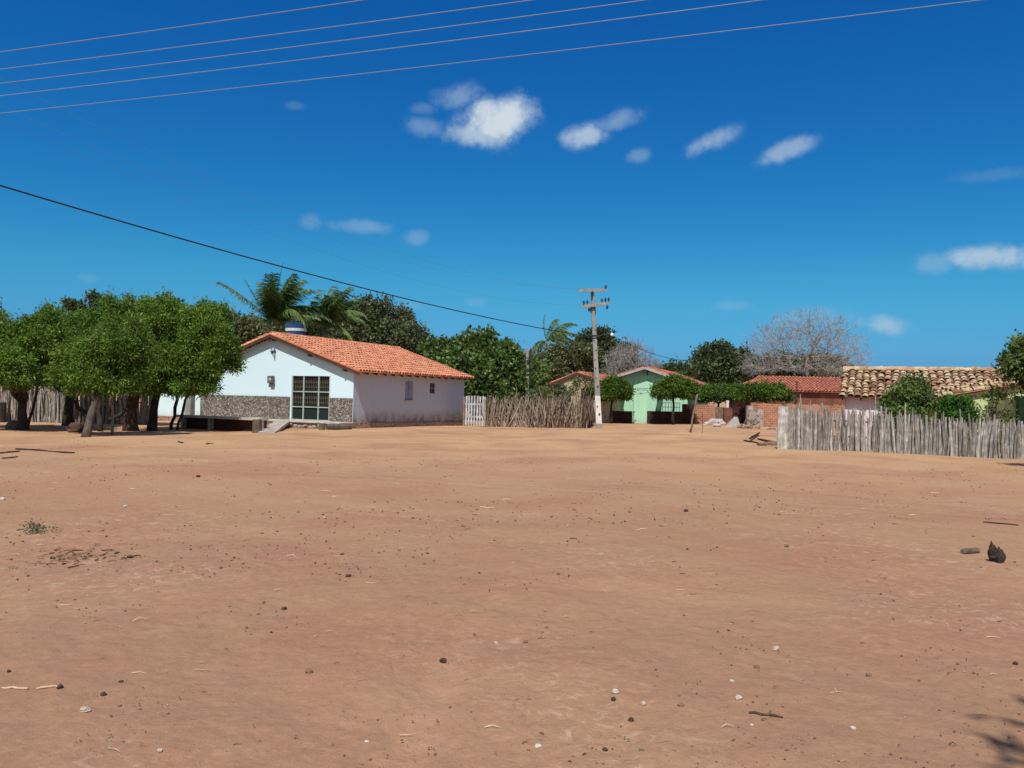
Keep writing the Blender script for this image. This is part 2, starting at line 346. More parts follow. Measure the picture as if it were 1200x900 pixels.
M['st_white'] = mottled('white_scrap', (.48, .42, .36), (.60, .54, .47), 30, .9, .3)
M['straw'] = mottled('dry_straw', (.48, .34, .20), (.62, .46, .30), 30, .8, .2)
M['letter'] = mottled('faded_dark_lettering', (.03, .09, .06), (.06, .14, .09), 12)

# ------------------------------------------------------------------ sky, sun
SUN = nrm(V(.150, .68, -1.0))
elev = math.asin(-SUN[2])
w = bpy.data.worlds.new("World"); sc.world = w; w.use_nodes = True; nt = w.node_tree; nt.nodes.clear()
N = lambda t, **k: _node(nt, t, **k); L = nt.links.new
sky = N('TexSky', sky_type='NISHITA', sun_disc=False, sun_elevation=elev, sun_rotation=math.atan2(-SUN[0], -SUN[1]), altitude=60, air_density=1.0, dust_density=.45, ozone_density=2.2)
hs = N('HueSaturation', i_Saturation=1.22, i_Value=1.0); L(sky.outputs[0], hs.inputs['Color'])
SKY = 0.085
sp_ = N('SeparateColor'); L(hs.outputs[0], sp_.inputs[0]); gm = N('CombineColor')   # the photograph's deeper blue: a contrast curve per channel on the sky's own values
for i, (a_, g_) in enumerate(((.62, 1.66), (.985, 1.16), (.955, .77))):
    m1 = N('Math', operation='MULTIPLY'); L(sp_.outputs[i], m1.inputs[0]); m1.inputs[1].default_value = SKY
    m2 = N('Math', operation='POWER'); L(m1.outputs[0], m2.inputs[0]); m2.inputs[1].default_value = g_
    m3 = N('Math', operation='MULTIPLY'); L(m2.outputs[0], m3.inputs[0]); m3.inputs[1].default_value = a_ / SKY; L(m3.outputs[0], gm.inputs[i])
tc = N('TexCoord').outputs['Generated']
nz1 = N('TexNoise', i_Scale=16, i_Detail=7, i_Roughness=.62); L(tc, nz1.inputs[0])
nz2 = N('TexNoise', i_Scale=55, i_Detail=6, i_Roughness=.65); L(tc, nz2.inputs[0])
total = None
CLOUDS = [  # image centre of each cloud lobe, half sizes, tilt, opacity, softness
    (585, 140, 52, 29, -12, 1.0), (562, 157, 42, 17, 0, .75), (600, 134, 36, 24, 0, .95), (535, 112, 34, 15, -12, .42), (497, 150, 26, 13, 0, .30), (497, 127, 18, 8, 0, .2),
    (684, 159, 32, 15, -3, .72), (720, 143, 34, 12, -14, .38), (747, 182, 18, 10, -10, .28), (832, 166, 34, 12, -20, .55), (920, 177, 33, 12, -18, .52),
    (422, 265, 42, 9, 0, .28), (364, 261, 15, 11, 0, .22), (490, 278, 19, 11, 0, .28), (1166, 300, 52, 14, 4, .72), (1096, 308, 20, 13, 0, .30), (1205, 300, 40, 14, 0, .6),
    (1034, 380, 34, 12, 8, .55), (965, 372, 60, 14, 0, .16), (860, 358, 22, 7, 0, .15), (345, 124, 11, 5, 0, .12), (105, 326, 14, 6, 0, .12), (480, 358, 18, 6, 0, .14), (556, 354, 15, 6, 0, .14), (1170, 205, 46, 8, 0, .12), (412, 356, 22, 6, 0, .10)]
for (px, py, a, b, tilt, op) in CLOUDS:
    d = nrm(ray(px, py)); t = math.radians(tilt)
    rx = nrm(np.cross(d, V(0, 0, 1))); up = np.cross(rx, d)
    e1 = rx * math.cos(t) - up * math.sin(t); e2 = rx * math.sin(t) + up * math.cos(t)
    sub = N('VectorMath', operation='SUBTRACT'); L(tc, sub.inputs[0]); sub.inputs[1].default_value = tuple(d)
    qs = []
    for e, hw in ((e1, a), (e2, b)):
        dt = N('VectorMath', operation='DOT_PRODUCT'); L(sub.outputs[0], dt.inputs[0]); dt.inputs[1].default_value = tuple(e / (hw / F))
        sq = N('Math', operation='MULTIPLY'); L(dt.outputs['Value'], sq.inputs[0]); L(dt.outputs['Value'], sq.inputs[1]); qs.append(sq.outputs[0])
    s = N('Math', operation='ADD'); L(qs[0], s.inputs[0]); L(qs[1], s.inputs[1])
    fd = N('VectorMath', operation='DOT_PRODUCT'); L(tc, fd.inputs[0]); fd.inputs[1].default_value = tuple(d)
    gt = N('Math', operation='GREATER_THAN'); L(fd.outputs['Value'], gt.inputs[0]); gt.inputs[1].default_value = .5
    ex = N('Math', operation='MULTIPLY'); L(s.outputs[0], ex.inputs[0]); ex.inputs[1].default_value = -.95
    mm = N('Math', operation='EXPONENT'); L(ex.outputs[0], mm.inputs[0])
    m2 = N('Math', operation='MULTIPLY'); L(mm.outputs[0], m2.inputs[0]); L(gt.outputs[0], m2.inputs[1])
    n1 = N('Math', operation='MULTIPLY_ADD'); L(nz1.outputs[0], n1.inputs[0]); n1.inputs[1].default_value = 1.5; n1.inputs[2].default_value = -.75
    n2 = N('Math', operation='MULTIPLY_ADD'); L(nz2.outputs[0], n2.inputs[0]); n2.inputs[1].default_value = .8; n2.inputs[2].default_value = -.4
    n3 = N('Math', operation='ADD'); L(n1.outputs[0], n3.inputs[0]); L(n2.outputs[0], n3.inputs[1])
    ad = N('Math', operation='ADD'); L(m2.outputs[0], ad.inputs[0]); L(n3.outputs[0], ad.inputs[1])
    ss = N('MapRange', interpolation_type='SMOOTHSTEP'); ss.inputs['From Min'].default_value = .22; ss.inputs['From Max'].default_value = 1.08; ss.inputs['To Max'].default_value = op; L(ad.outputs[0], ss.inputs[0])
    s2 = N('Math', operation='MULTIPLY'); L(ss.outputs[0], s2.inputs[0]); 
    st = N('MapRange', interpolation_type='SMOOTHSTEP'); st.inputs['From Max'].default_value = .6; L(m2.outputs[0], st.inputs[0]); L(st.outputs[0], s2.inputs[1])
    if total is None: total = s2.outputs[0]
    else:
        mx = N('Math', operation='MAXIMUM'); L(total, mx.inputs[0]); L(s2.outputs[0], mx.inputs[1]); total = mx.outputs[0]
mixn = N('MixRGB'); L(total, mixn.inputs[0]); L(gm.outputs[0], mixn.inputs[1]); cmx = N('MixRGB'); L(total, cmx.inputs[0]); cmx.inputs[1].default_value = (.36 / SKY, .52 / SKY, .68 / SKY, 1); cmx.inputs[2].default_value = (.60 / SKY, .69 / SKY, .76 / SKY, 1); L(cmx.outputs[0], mixn.inputs[2])
dsep = N('SeparateXYZ'); L(tc, dsep.inputs[0])
hz = N('MapRange', interpolation_type='SMOOTHSTEP'); hz.inputs['From Min'].default_value = .15; hz.inputs['From Max'].default_value = .0; L(dsep.outputs[2], hz.inputs[0])
hm = N('MixRGB', blend_type='MULTIPLY'); L(hz.outputs[0], hm.inputs[0]); L(gm.outputs[0], hm.inputs[1]); hm.inputs[2].default_value = (.40, .54, 1.05, 1); L(hm.outputs[0], mixn.inputs[1])
# added cloud cover, out of view behind and above the camera, to fill shadows
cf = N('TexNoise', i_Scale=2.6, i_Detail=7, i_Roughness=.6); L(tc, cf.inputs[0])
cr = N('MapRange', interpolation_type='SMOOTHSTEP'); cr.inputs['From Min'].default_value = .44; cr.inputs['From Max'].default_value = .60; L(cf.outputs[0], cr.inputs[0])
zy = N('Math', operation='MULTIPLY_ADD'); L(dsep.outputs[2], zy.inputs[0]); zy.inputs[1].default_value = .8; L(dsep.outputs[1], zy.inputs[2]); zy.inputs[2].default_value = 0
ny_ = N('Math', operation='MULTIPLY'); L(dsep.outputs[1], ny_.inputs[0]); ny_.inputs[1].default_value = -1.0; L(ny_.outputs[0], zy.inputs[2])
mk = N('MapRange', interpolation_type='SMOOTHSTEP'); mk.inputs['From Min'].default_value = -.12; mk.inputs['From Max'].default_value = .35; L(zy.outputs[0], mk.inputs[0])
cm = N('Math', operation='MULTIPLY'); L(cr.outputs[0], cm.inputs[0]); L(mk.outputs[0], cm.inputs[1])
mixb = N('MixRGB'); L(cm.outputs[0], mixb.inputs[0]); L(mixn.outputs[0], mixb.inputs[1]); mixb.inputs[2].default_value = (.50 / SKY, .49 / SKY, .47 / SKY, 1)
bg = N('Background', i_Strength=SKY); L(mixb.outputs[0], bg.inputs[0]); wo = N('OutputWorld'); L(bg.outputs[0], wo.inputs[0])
sl = bpy.data.lights.new('sun', 'SUN'); sl.energy = 4.4; sl.angle = math.radians(.53); sl.color = (1, .965, .91)
so = bpy.data.objects.new('sun', sl); COL.objects.link(so); so.rotation_euler = Vector(SUN).to_track_quat('-Z', 'Y').to_euler(); so.location = (-10, -40, 60)
sc.view_settings.view_transform = 'Standard'; sc.view_settings.look = 'None'; sc.view_settings.exposure = 0; sc.view_settings.gamma = 1
sc.cycles.max_bounces = 5; sc.cycles.diffuse_bounces = 3; w.cycles.sampling_method = 'MANUAL'; w.cycles.sample_map_resolution = 512; sc.cycles.transparent_max_bounces = 4

# ------------------------------------------------------------------ ground: one sheet to the horizon
def axis(dense0, dense1, step, lo, hi, g=1.07):
    a = list(np.arange(dense0, dense1 + 1e-6, step)); s = step
    while a[-1] < hi: s *= g; a.append(a[-1] + s)
    s = step; b = []
    x = dense0
    while x > lo: s *= g; x -= s; b.append(x)
    return np.array(b[::-1] + a)
gx = axis(-6.5, 6.5, .035, -2500, 2500, 1.06); gy = axis(2.6, 10, .035, -2500, 4000, 1.05)
X, Y = np.meshgrid(gx, gy); Z = H(X, Y) * np.clip(1.4 - np.hypot(X, Y) / 150, 0, 1)
def vnoise(x, y, s, seed):
    xi = np.floor(x / s).astype(int); yi = np.floor(y / s).astype(int); fx = x / s - xi; fy = y / s - yi
    fx = fx * fx * (3 - 2 * fx); fy = fy * fy * (3 - 2 * fy)
    h = lambda a, b: ((np.sin(a * 127.1 + b * 311.7 + seed * 74.7) * 43758.5453) % 1.0)
    return (h(xi, yi) * (1 - fx) + h(xi + 1, yi) * fx) * (1 - fy) + (h(xi, yi + 1) * (1 - fx) + h(xi + 1, yi + 1) * fx) * fy - .5
near = np.clip((16 - Y) / 6, 0, 1) * np.clip((12 - np.abs(X)) / 4, 0, 1)
Z = Z + near * (.010 * vnoise(X, Y, .30, 1) + .007 * vnoise(X, Y, .14, 2) + .004 * vnoise(X, Y, .075, 3))
# a shallow wheel rut crossing the foreground
rut = np.abs(X - (.085 * Y - .79)) ; Z = Z - .012 * np.exp(-(rut / .10) ** 2) * near + .006 * np.exp(-((rut - .2) / .07) ** 2) * near
# footprints and hoof marks trodden into the near sand
fr_ = np.random.default_rng(5); dx0, dx1 = np.searchsorted(gx, -6.4), np.searchsorted(gx, 6.4); dy0, dy1 = np.searchsorted(gy, 2.7), np.searchsorted(gy, 9.9)
Xs, Ys, Zs = X[dy0:dy1, dx0:dx1], Y[dy0:dy1, dx0:dx1], Z[dy0:dy1, dx0:dx1]
def dent(x, y, a, l, w_, dp):
    ix0, ix1 = np.searchsorted(Xs[0], [x - .45, x + .45]); iy0, iy1 = np.searchsorted(Ys[:, 0], [y - .45, y + .45])
    xx, yy = Xs[iy0:iy1, ix0:ix1] - x, Ys[iy0:iy1, ix0:ix1] - y; u = (xx * math.cos(a) + yy * math.sin(a)) / l; v = (-xx * math.sin(a) + yy * math.cos(a)) / w_; q = u * u + v * v
    Zs[iy0:iy1, ix0:ix1] += -dp * np.exp(-q * 1.2) + .45 * dp * np.exp(-((np.sqrt(q) - 1.5) / .45) ** 2)
for c in range(11):
    x, y = fr_.uniform(-5, 5), fr_.uniform(3, 9.5); a = fr_.uniform(0, 6.3)
    for k in range(9):
        sgn = 1 if k % 2 else -1; px_, py_ = x - math.sin(a) * .09 * sgn, y + math.cos(a) * .09 * sgn
        if abs(px_) < 5.8 and 3.0 < py_ < 9.4: dent(px_, py_, a + fr_.normal() * .15, .12, .05, fr_.uniform(.004, .010))
        x += math.cos(a) * .36; y += math.sin(a) * .36; a += fr_.normal() * .12
for c in range(160): dent(fr_.uniform(-5.8, 5.8), fr_.uniform(3.0, 9.4), fr_.uniform(0, 6), fr_.uniform(.04, .09), fr_.uniform(.03, .06), fr_.uniform(.003, .009))
Z[dy0:dy1, dx0:dx1] = Zs
nx, ny = len(gx), len(gy)
idx = np.arange(nx * ny).reshape(ny, nx)
fq = np.stack([idx[:-1, :-1], idx[:-1, 1:], idx[1:, 1:], idx[1:, :-1]], -1).reshape(-1, 4)
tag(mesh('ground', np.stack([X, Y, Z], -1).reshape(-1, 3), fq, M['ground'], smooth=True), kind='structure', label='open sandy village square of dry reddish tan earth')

# ------------------------------------------------------------------ vegetation generators
def rdirs(n):
    v = rng.normal(size=(n, 3)); return v / np.linalg.norm(v, axis=1)[:, None]
def blobnoise(p, s, seed):
    r = np.random.default_rng(seed); out = 0
    for i in range(5):
        k = r.normal(size=3); k = k / np.linalg.norm(k) * (1.0 + .6 * i) / s; out = out + np.sin(p @ k * 2 * math.pi + r.uniform(0, 6.3)) / (1 + .35 * i)
    return out
def leaves(name, C, D, n_per, spread, ln, wd, mat, parent, droop=.3, align=.5, flat=0.0):
    """C clump centres, D outward directions; every leaf is one pointed quad"""
    n = len(C) * n_per; Ci = np.repeat(C, n_per, 0); Di = np.repeat(D, n_per, 0)
    p = Ci + rng.normal(size=(n, 3)) * spread
    d = Di * align + rdirs(n) * .8 + V(0, 0, -droop); d /= np.linalg.norm(d, axis=1)[:, None]
    s = np.cross(d, rdirs(n) + V(0, 0, flat)); s /= np.linalg.norm(s, axis=1)[:, None] + 1e-9
    l = ln * rng.uniform(.6, 1.25, (n, 1)); w_ = wd * rng.uniform(.7, 1.3, (n, 1))
    v = np.stack([p, p + d * l * .45 + s * w_ * .5, p + d * l, p + d * l * .45 - s * w_ * .5], 1).reshape(-1, 3)
    return mesh(name, v, np.arange(4 * n).reshape(-1, 4), mat, parent)
def sample_lobes(lobes, n, shell=(.55, 1.03), gap=.0, gs=1.2, seed=1, flatbot=0.0, puff=.34, puff_n=26):
    """points through the outer volume of a union of ellipsoids"""
    base_l = lobes; lobes = list(lobes)
    if puff:
        sub = []
        for c0, r0 in base_l:
            for d in rdirs(int(puff_n)):
                if d[2] < -.45: continue
                rs = float(np.mean(r0)) * puff * rng.uniform(.65, 1.3); dz = d * V(1, 1, 1 - flatbot if d[2] < 0 else 1)
                sub.append((c0 + dz * r0 * rng.uniform(.62, .98), V(rs, rs, rs * .8)))
        lobes = sub + [(c0, r0 * .72) for c0, r0 in base_l]; shell = (.5, 1.05)
    ar = np.array([(l[1][0] * l[1][1] * l[1][2]) ** (2 / 3) for l in lobes]); ar = ar / ar.sum()
    C = []; D = []; tot = 0; it = 0
    while tot < n and it < 40:
        it += 1; k = rng.choice(len(lobes), n, p=ar); d = rdirs(n)
        c = np.array([lobes[i][0] for i in k]); r = np.array([lobes[i][1] for i in k])
        rr = rng.uniform(shell[0] ** 3, shell[1] ** 3, n) ** (1 / 3)
        bump = 1 + .13 * blobnoise(d * r, gs * .9, seed + 3) / 2.2
        dz = d.copy()
        if flatbot: dz[:, 2] = np.where(dz[:, 2] < 0, dz[:, 2] * (1 - flatbot), dz[:, 2])
        p = c + dz * r * (rr * bump)[:, None]
        keep = np.ones(n, bool)
        for j, l in enumerate(lobes):
            q = np.linalg.norm((p - l[0]) / l[1], axis=1); keep &= ~((q < shell[0] * .85) & (k != j))
        if gap > 0: keep &= blobnoise(p, gs, seed) > (-2.2 + gap * 2.2 * 1.0)
        keep &= p[:, 2] > .15
        C.append(p[keep]); nn = d / r; D.append((nn / np.linalg.norm(nn, axis=1)[:, None])[keep]); tot += keep.sum()
    return np.concatenate(C)[:n], np.concatenate(D)[:n]
def lobe(px, py, Y, rp, rq, ry=None):
    c = AT(px, py, Y); return (c, V(rp * Y / F, (ry if ry else .85 * rp) * Y / F, rq * Y / F))
def limb(mb, a, b, r0, r1, k=5, wob=.12, n=7):
    a = np.asarray(a, float); b = np.asarray(b, float); ln = np.linalg.norm(b - a)
    off = rng.normal(size=(k + 1, 3)) * ln * wob * .35; off[0] = 0; off[-1] = 0
    mb.tube([a + (b - a) * i / k + off[i] for i in range(k + 1)], [r0 + (r1 - r0) * i / k for i in range(k + 1)], n, True, .10)
def tree(name, label, group, base, tops, r0, lobes, n, n_per, spread, ln, wd, leafm, barkm, trunk_path=None, r1=None, limbs_n=9, cat='tree', sprigs=0, **kw):
    t = thing(name, base, label, cat, group)
    sk = {k: kw.pop(k) for k in ('shell', 'gap', 'gs', 'seed', 'flatbot', 'puff', 'puff_n') if k in kw}
    C, D = sample_lobes(lobes, n, **sk)
    if sprigs:
        q = np.where(D[:, 2] > .35)[0]; q = rng.choice(q, min(sprigs, len(q)), replace=False); aC = []; aD = []
        for i in q:
            dr = nrm(D[i] * .6 + V(0, 0, .7) + rng.normal(size=3) * .35); hh = rng.uniform(.15, .5)
            for k in range(4): aC.append(C[i] + dr * hh * (k + 1) / 4); aD.append(dr)
        C = np.concatenate([C, aC]); D = np.concatenate([D, aD])
    mb = MB(); fork = tops if isinstance(tops, np.ndarray) else np.asarray(tops)
    path = [np.asarray(base) - V(0, 0, .12)] + ([np.asarray(q) for q in trunk_path] if trunk_path else []) + [fork]
    # densify with slight wander
    pp = [path[0]]
    for a, b in zip(path[:-1], path[1:]):
        for i in range(1, 4): pp.append(a + (b - a) * i / 3 + rng.normal(size=3) * .012 * np.linalg.norm(b - a))
    m_ = len(pp); r1 = r1 or r0 * .7
    rr = [(r0 + (r1 - r0) * i / (m_ - 1)) * (1.28 if i == 0 else 1.1 if i == 1 else 1) for i in range(m_)]
    mb.tube(pp, rr, 10, True, .08); mb.build('trunk', barkm, t, True)
    br = MB(); ii = rng.choice(len(C), min(limbs_n, len(C)), replace=False)
    for i in ii:
        cl = lobes[int(np.argmin([np.linalg.norm((C[i] - l[0]) / l[1]) for l in lobes]))]
        e = C[i] * .8 + cl[0] * .2; mid = fork * .5 + e * .5 + V(0, 0, .08 * np.linalg.norm(e - fork))
        limb(br, fork - V(0, 0, rng.uniform(.0, .15)), mid, r1 * .6, r1 * .3, 3); limb(br, mid, e, r1 * .3, r1 * .08, 3, n=5)
    br.build('branches', barkm, t, True)
    leaves('crown', C, D, n_per, spread, ln, wd, leafm, t, **kw)
    return t

# ------------------------------------------------------------------ building helpers
D1 = nrm(V(.42, .9075, 0)); D2 = V(-D1[1], D1[0], 0)
def tile_panel(top0, along, down, Ltop, W, tw, tl, jit=.01, skew=0.0, lift=.03, r=None):
    """barrel tiles over a sloping plane: top0 + along*x + down*y ; returns verts, quads (each tile an island)"""
    along = nrm(along); down = nrm(down); nor = nrm(np.cross(along, down)); nor = nor if nor[2] > 0 else -nor
    nc = int(Ltop / tw); tw = Ltop / nc; nr = int(math.ceil(W / tl)); tl = W / nr
    r = r or tw * .42; an = np.linspace(-.05 * math.pi, 1.05 * math.pi, 8); vs = []
    prof = [(-math.cos(a) * r, math.sin(a) * r * .75) for a in an]
    off = []
    for i in range(nc):
        for j in range(nr):
            jx, jy, jz = rng.normal(size=3) * jit; tilt = rng.normal() * jit * .4
            for k, yy in enumerate((j * tl - tl * .12, (j + 1) * tl)):
                rs = .9 if k == 0 else 1.05; lz = lift * (0.15 if k == 0 else 1.0)
                for (x, z) in prof:
                    off.append(((i + .5) * tw + x * rs + jx + tilt * (k * 2 - 1), yy + jy, z * rs + lz + jz * .6))
    off = np.array(off); v = np.asarray(top0) + off[:, :1] * along + off[:, 1:2] * down + off[:, 2:3] * nor
    nt_ = nc * nr; b = np.arange(nt_)[:, None] * 16; k = np.arange(7)[None, :]
    q = np.stack([b + k, b + k + 1, b + 8 + k + 1, b + 8 + k], -1).reshape(-1, 4)
    return v, q
def slab_quads(p0, p1, p2, p3, th):
    n = nrm(np.cross(p1 - p0, p3 - p0)); n = n if n[2] > 0 else -n
    v = [p0, p1, p2, p3] + [p - n * th for p in (p0, p1, p2, p3)]
    return v, [(0, 1, 2, 3), (7, 6, 5, 4), (0, 4, 5, 1), (1, 5, 6, 2), (2, 6, 7, 3), (3, 7, 4, 0)]
def roof_slopes(root, mat, slopes, tw, tl, jit=.008, lift=.03, timber=True, ridge=None, rr=.13):
    """slopes: (top_start, along, down, length, width)"""
    v_all = []; q_all = []; b = 0; tm = MB()
    for (p, al, dn, Ln, Wd) in slopes:
        v, q = tile_panel(p, al, dn, Ln, Wd, tw, tl, jit, lift=lift); v_all.append(v); q_all.append(q + b); b += len(v)
        al = nrm(al); dn = nrm(dn); nn = nrm(np.cross(al, dn)); nn = nn if nn[2] > 0 else -nn
        v, f = slab_quads(p, p + al * Ln, p + al * Ln + dn * (Wd - .03), p + dn * (Wd - .03), .05); v_all.append(np.array(v)); q_all.append(np.array(f) + b); b += 8
        if timber:
            for k in np.arange(.15, Ln, .75):
                a = p + al * k - nn * .12; tm.bar(a + dn * .1, a + dn * (Wd - .06), .06, .10, nn)
    if ridge is not None:
        a, e, dn = ridge; d = nrm(e - a); ln = np.linalg.norm(e - a); n = int(ln / .33); s = nrm(np.cross(d, V(0, 0, 1)))
        an = np.linspace(-.1 * math.pi, 1.1 * math.pi, 8)
        for i in range(n):
            for k, t in enumerate((i / n, (i + 1.12) / n)):
                z = rng.normal() * jit * .5
                v_all.append(np.array([a + d * ln * t + s * math.cos(x) * rr * (1 + .1 * k) + V(0, 0, math.sin(x) * rr * .8 + .015 * k + z - .02) for x in an]))
            kk = np.arange(7); q_all.append(np.stack([b + kk, b + kk + 1, b + 8 + kk + 1, b + 8 + kk], -1)); b += 16
    o = mesh('roof', np.concatenate(v_all), np.concatenate(q_all).astype(int), mat, root)
    if timber and tm.v: tm.build('rafters', M['rooftimber'], o)
    return o
def wall_face(mb, O, d, n_in, Ln, top, z0, openings, depth=.14, breaks=()):
    """one wall with rectangular openings (x0,x1,za,zb) and their reveals. d along, n_in inward normal"""
    xs = sorted({0.0, Ln, *breaks, *[o[0] for o in openings], *[o[1] for o in openings]})
    P = lambda x, z, q=0.0: O + d * x + V(0, 0, z) + n_in * q
    for a, b in zip(xs[:-1], xs[1:]):
        cuts = [(o[2], o[3]) for o in openings if o[0] <= a + 1e-6 and o[1] >= b - 1e-6]
        z = z0
        for (c0, c1) in sorted(cuts):
            if c0 > z + 1e-4: mb.add([P(a, z), P(b, z), P(b, c0), P(a, c0)], [(0, 1, 2, 3)])
            z = c1
        mb.add([P(a, z), P(b, z), P(b, top(b)), P(a, top(a))], [(0, 1, 2, 3)])
    for (a, b, c0, c1) in openings:
        for p, q in (((a, c0), (a, c1)), ((a, c1), (b, c1)), ((b, c1), (b, c0)), ((b, c0), (a, c0))):
            mb.add([P(*p), P(*q), P(*q, depth), P(*p, depth)], [(0, 1, 2, 3)])

# ------------------------------------------------------------------ the white house
C0 = G(413, 503); HW = 9.40; HL = 10.85; EZ = 2.80; APX = 4.75; AZ = 4.42; FL = .30
house = thing('white_house', C0, 'low whitewashed house with orange tiled gable roof, dark barred gate and stone-faced front', 'house')
hp = lambda s, a, z: C0 + D1 * s + D2 * a + V(0, 0, z)
gz = lambda a: EZ + (AZ - EZ) * (1 - abs(a - APX) / APX) - .02
DOOR = (1.33, 3.60, FL + .02, 2.44)
mb = MB(); wall_face(mb, hp(0, 0, 0), D2, D1, HW, gz, .0, [DOOR], .16, (APX,)); mb.build('front_wall', M['white'], house)
W1 = (4.45, 5.22, 1.37, 2.36); W2 = (6.93, 7.5, 1.74, 2.30)
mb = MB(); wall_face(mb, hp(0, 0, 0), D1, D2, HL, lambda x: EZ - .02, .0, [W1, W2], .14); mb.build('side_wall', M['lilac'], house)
mb = MB(); wall_face(mb, hp(HL, 0, 0), D2, -D1, HW, gz, 0, [], .1, (APX,)); wall_face(mb, hp(0, HW, 0), D1, -D2, HL, lambda x: EZ - .02, 0, []); mb.build('back_wall', M['wallwhite'], house)
sd = nrm(V(0, 0, AZ - EZ) + D2 * APX); slr = (AZ - EZ) / APX; OV = .34; OVE = .52; OVR = .28
top = hp(-OV, APX, AZ + .05); HWL = HW - APX
dnR = nrm(-D2 + V(0, 0, -slr)); dnL = nrm(D2 + V(0, 0, -slr)); k_ = math.sqrt(1 + slr * slr)
roof_slopes(house, M['roof_new'], [(top, D1, dnR, HL + OV + OVR, (APX + OVE) * k_), (top, D1, dnL, HL + OV + OVR, (HWL + OVE) * k_)], .235, .40, .008, ridge=(top + V(0, 0, .02), top + D1 * (HL + OV + OVR), None))
mb = MB()   # barge boards along both front verges
for dn, ln in ((dnR, (APX + OVE) * k_), (dnL, (HWL + OVE) * k_)):
    mb.bar(top + D1 * .03 - V(0, 0, .12), top + D1 * .03 + dn * ln - V(0, 0, .12), .035, .13, D1 * 0 + V(0, 0, 1))
mb.build('barge_board', M['rooftimber'], house)
mb = MB()   # purlin ends and lath ends poking out under the verge
for dn, ln in ((dnR, APX), (dnL, HWL)):
    for q in (.02, .52, .97):
        p = hp(0, APX, AZ - .20) + dn * ln * q; mb.bar(p - D1 * (OV - .04), p + D1 * .1, .09, .12)
    for q in np.arange(.08, 1.0, .042):
        p = hp(0, APX, AZ - .085) + dn * ln * q; mb.bar(p - D1 * (OV - .08), p + D1 * .03, .05, .06)
mb.build('purlin', M['rooftimber'], house)
# stone facing, either side of the gate
for a0, a1 in ((.02, DOOR[0] - .02), (DOOR[1] + .07, HW)):
    mb = MB(); mb.box(hp(-.025, (a0 + a1) / 2, (FL + 1.43) / 2 - .02), D1 * .028, D2 * (a1 - a0) / 2, V(0, 0, (1.43 - FL) / 2 + .02)); mb.build('stone_facing', M['stone'], house)
# barred gate
a0, a1, z0, z1 = DOOR
gate = mesh('gate', *slab_quads(hp(.13, a0, z0), hp(.13, a1, z0), hp(.13, a1, z1), hp(.13, a0, z1), .01), M['dark'], house)
mb = MB(); g0 = a0 + .03; g1 = a1 - .03
for a in (g0, g0 + (g1 - g0) * .29, g0 + (g1 - g0) * .69, g1): mb.bar(hp(.03, a, z0), hp(.03, a, z1), .055, .05, D1)
for z in (z0 + .03, z0 + .64, z0 + 1.37): mb.bar(hp(.04, g0, z), hp(.04, g1, z), .045, .045, D1)
mb.build('gate_frame', M['gateframe'], gate)
mb = MB()
for a in np.arange(g0 + .06, g1, .105): mb.bar(hp(.075, a, z0 + .66), hp(.075, a, z1 - .02), .016, .016, D1)
for z in (z0 + .86, z0 + 1.08, z0 + 1.60, z0 + 1.82):
    for a in np.arange(g0 + .06, g1, .105): mb.box(hp(.07, a, z), D1 * .012, D2 * .022, V(0, 0, .05))
mb.build('gate_bars', M['gatebars'], gate)
mb = MB(); mb.box(hp(.085, (g0 + g1) / 2, z0 + .33), D1 * .01, D2 * (g1 - g0) / 2, V(0, 0, .31)); mb.build('gate_panel', M['gatepanel'], gate)
# side windows
fr = MB(); x0, x1, c0, c1 = W1
win = mesh('window', *slab_quads(hp(x0, .11, c0), hp(x1, .11, c0), hp(x1, .11, c1), hp(x0, .11, c1), .01), M['dark'], house)
fr.box(hp((x0 + x1) / 2 - .2, .07, (c0 + c1) / 2), D1 * .175, D2 * .015, V(0, 0, (c1 - c0) / 2 - .02)); fr.box(hp((x0 + x1) / 2 + .2, .07, (c0 + c1) / 2), D1 * .175, D2 * .015, V(0, 0, (c1 - c0) / 2 - .02))
for z in np.arange(c0 + .1, c1, .11):
    for s_ in (-.2, .2): fr.box(hp((x0 + x1) / 2 + s_, .05, z), D1 * .15, D2 * .012, V(0, 0, .018))
fr.build('shutter', M['shutter'], win)
fr = MB()
for a, b in (((x0 - .04, c0 - .04), (x1 + .04, c0 - .04)),): fr.bar(hp(a[0], -.02, a[1]), hp(b[0], -.02, b[1]), .08, .06)
fr.build('sill', M['palecon'], win)
x0, x1, c0, c1 = W2
win = mesh('window', *slab_quads(hp(x0, .11, c0), hp(x1, .11, c0), hp(x1, .11, c1), hp(x0, .11, c1), .01), M['dark'], house)
fr = MB()
for x in (x0 + .02, (x0 + x1) / 2, x1 - .02): fr.bar(hp(x, .05, c0), hp(x, .05, c1), .03, .03, D2)
fr.bar(hp(x0, .05, (c0 + c1) / 2), hp(x1, .05, (c0 + c1) / 2), .03, .03, D2); fr.build('window_frame', M['shutter'], win)
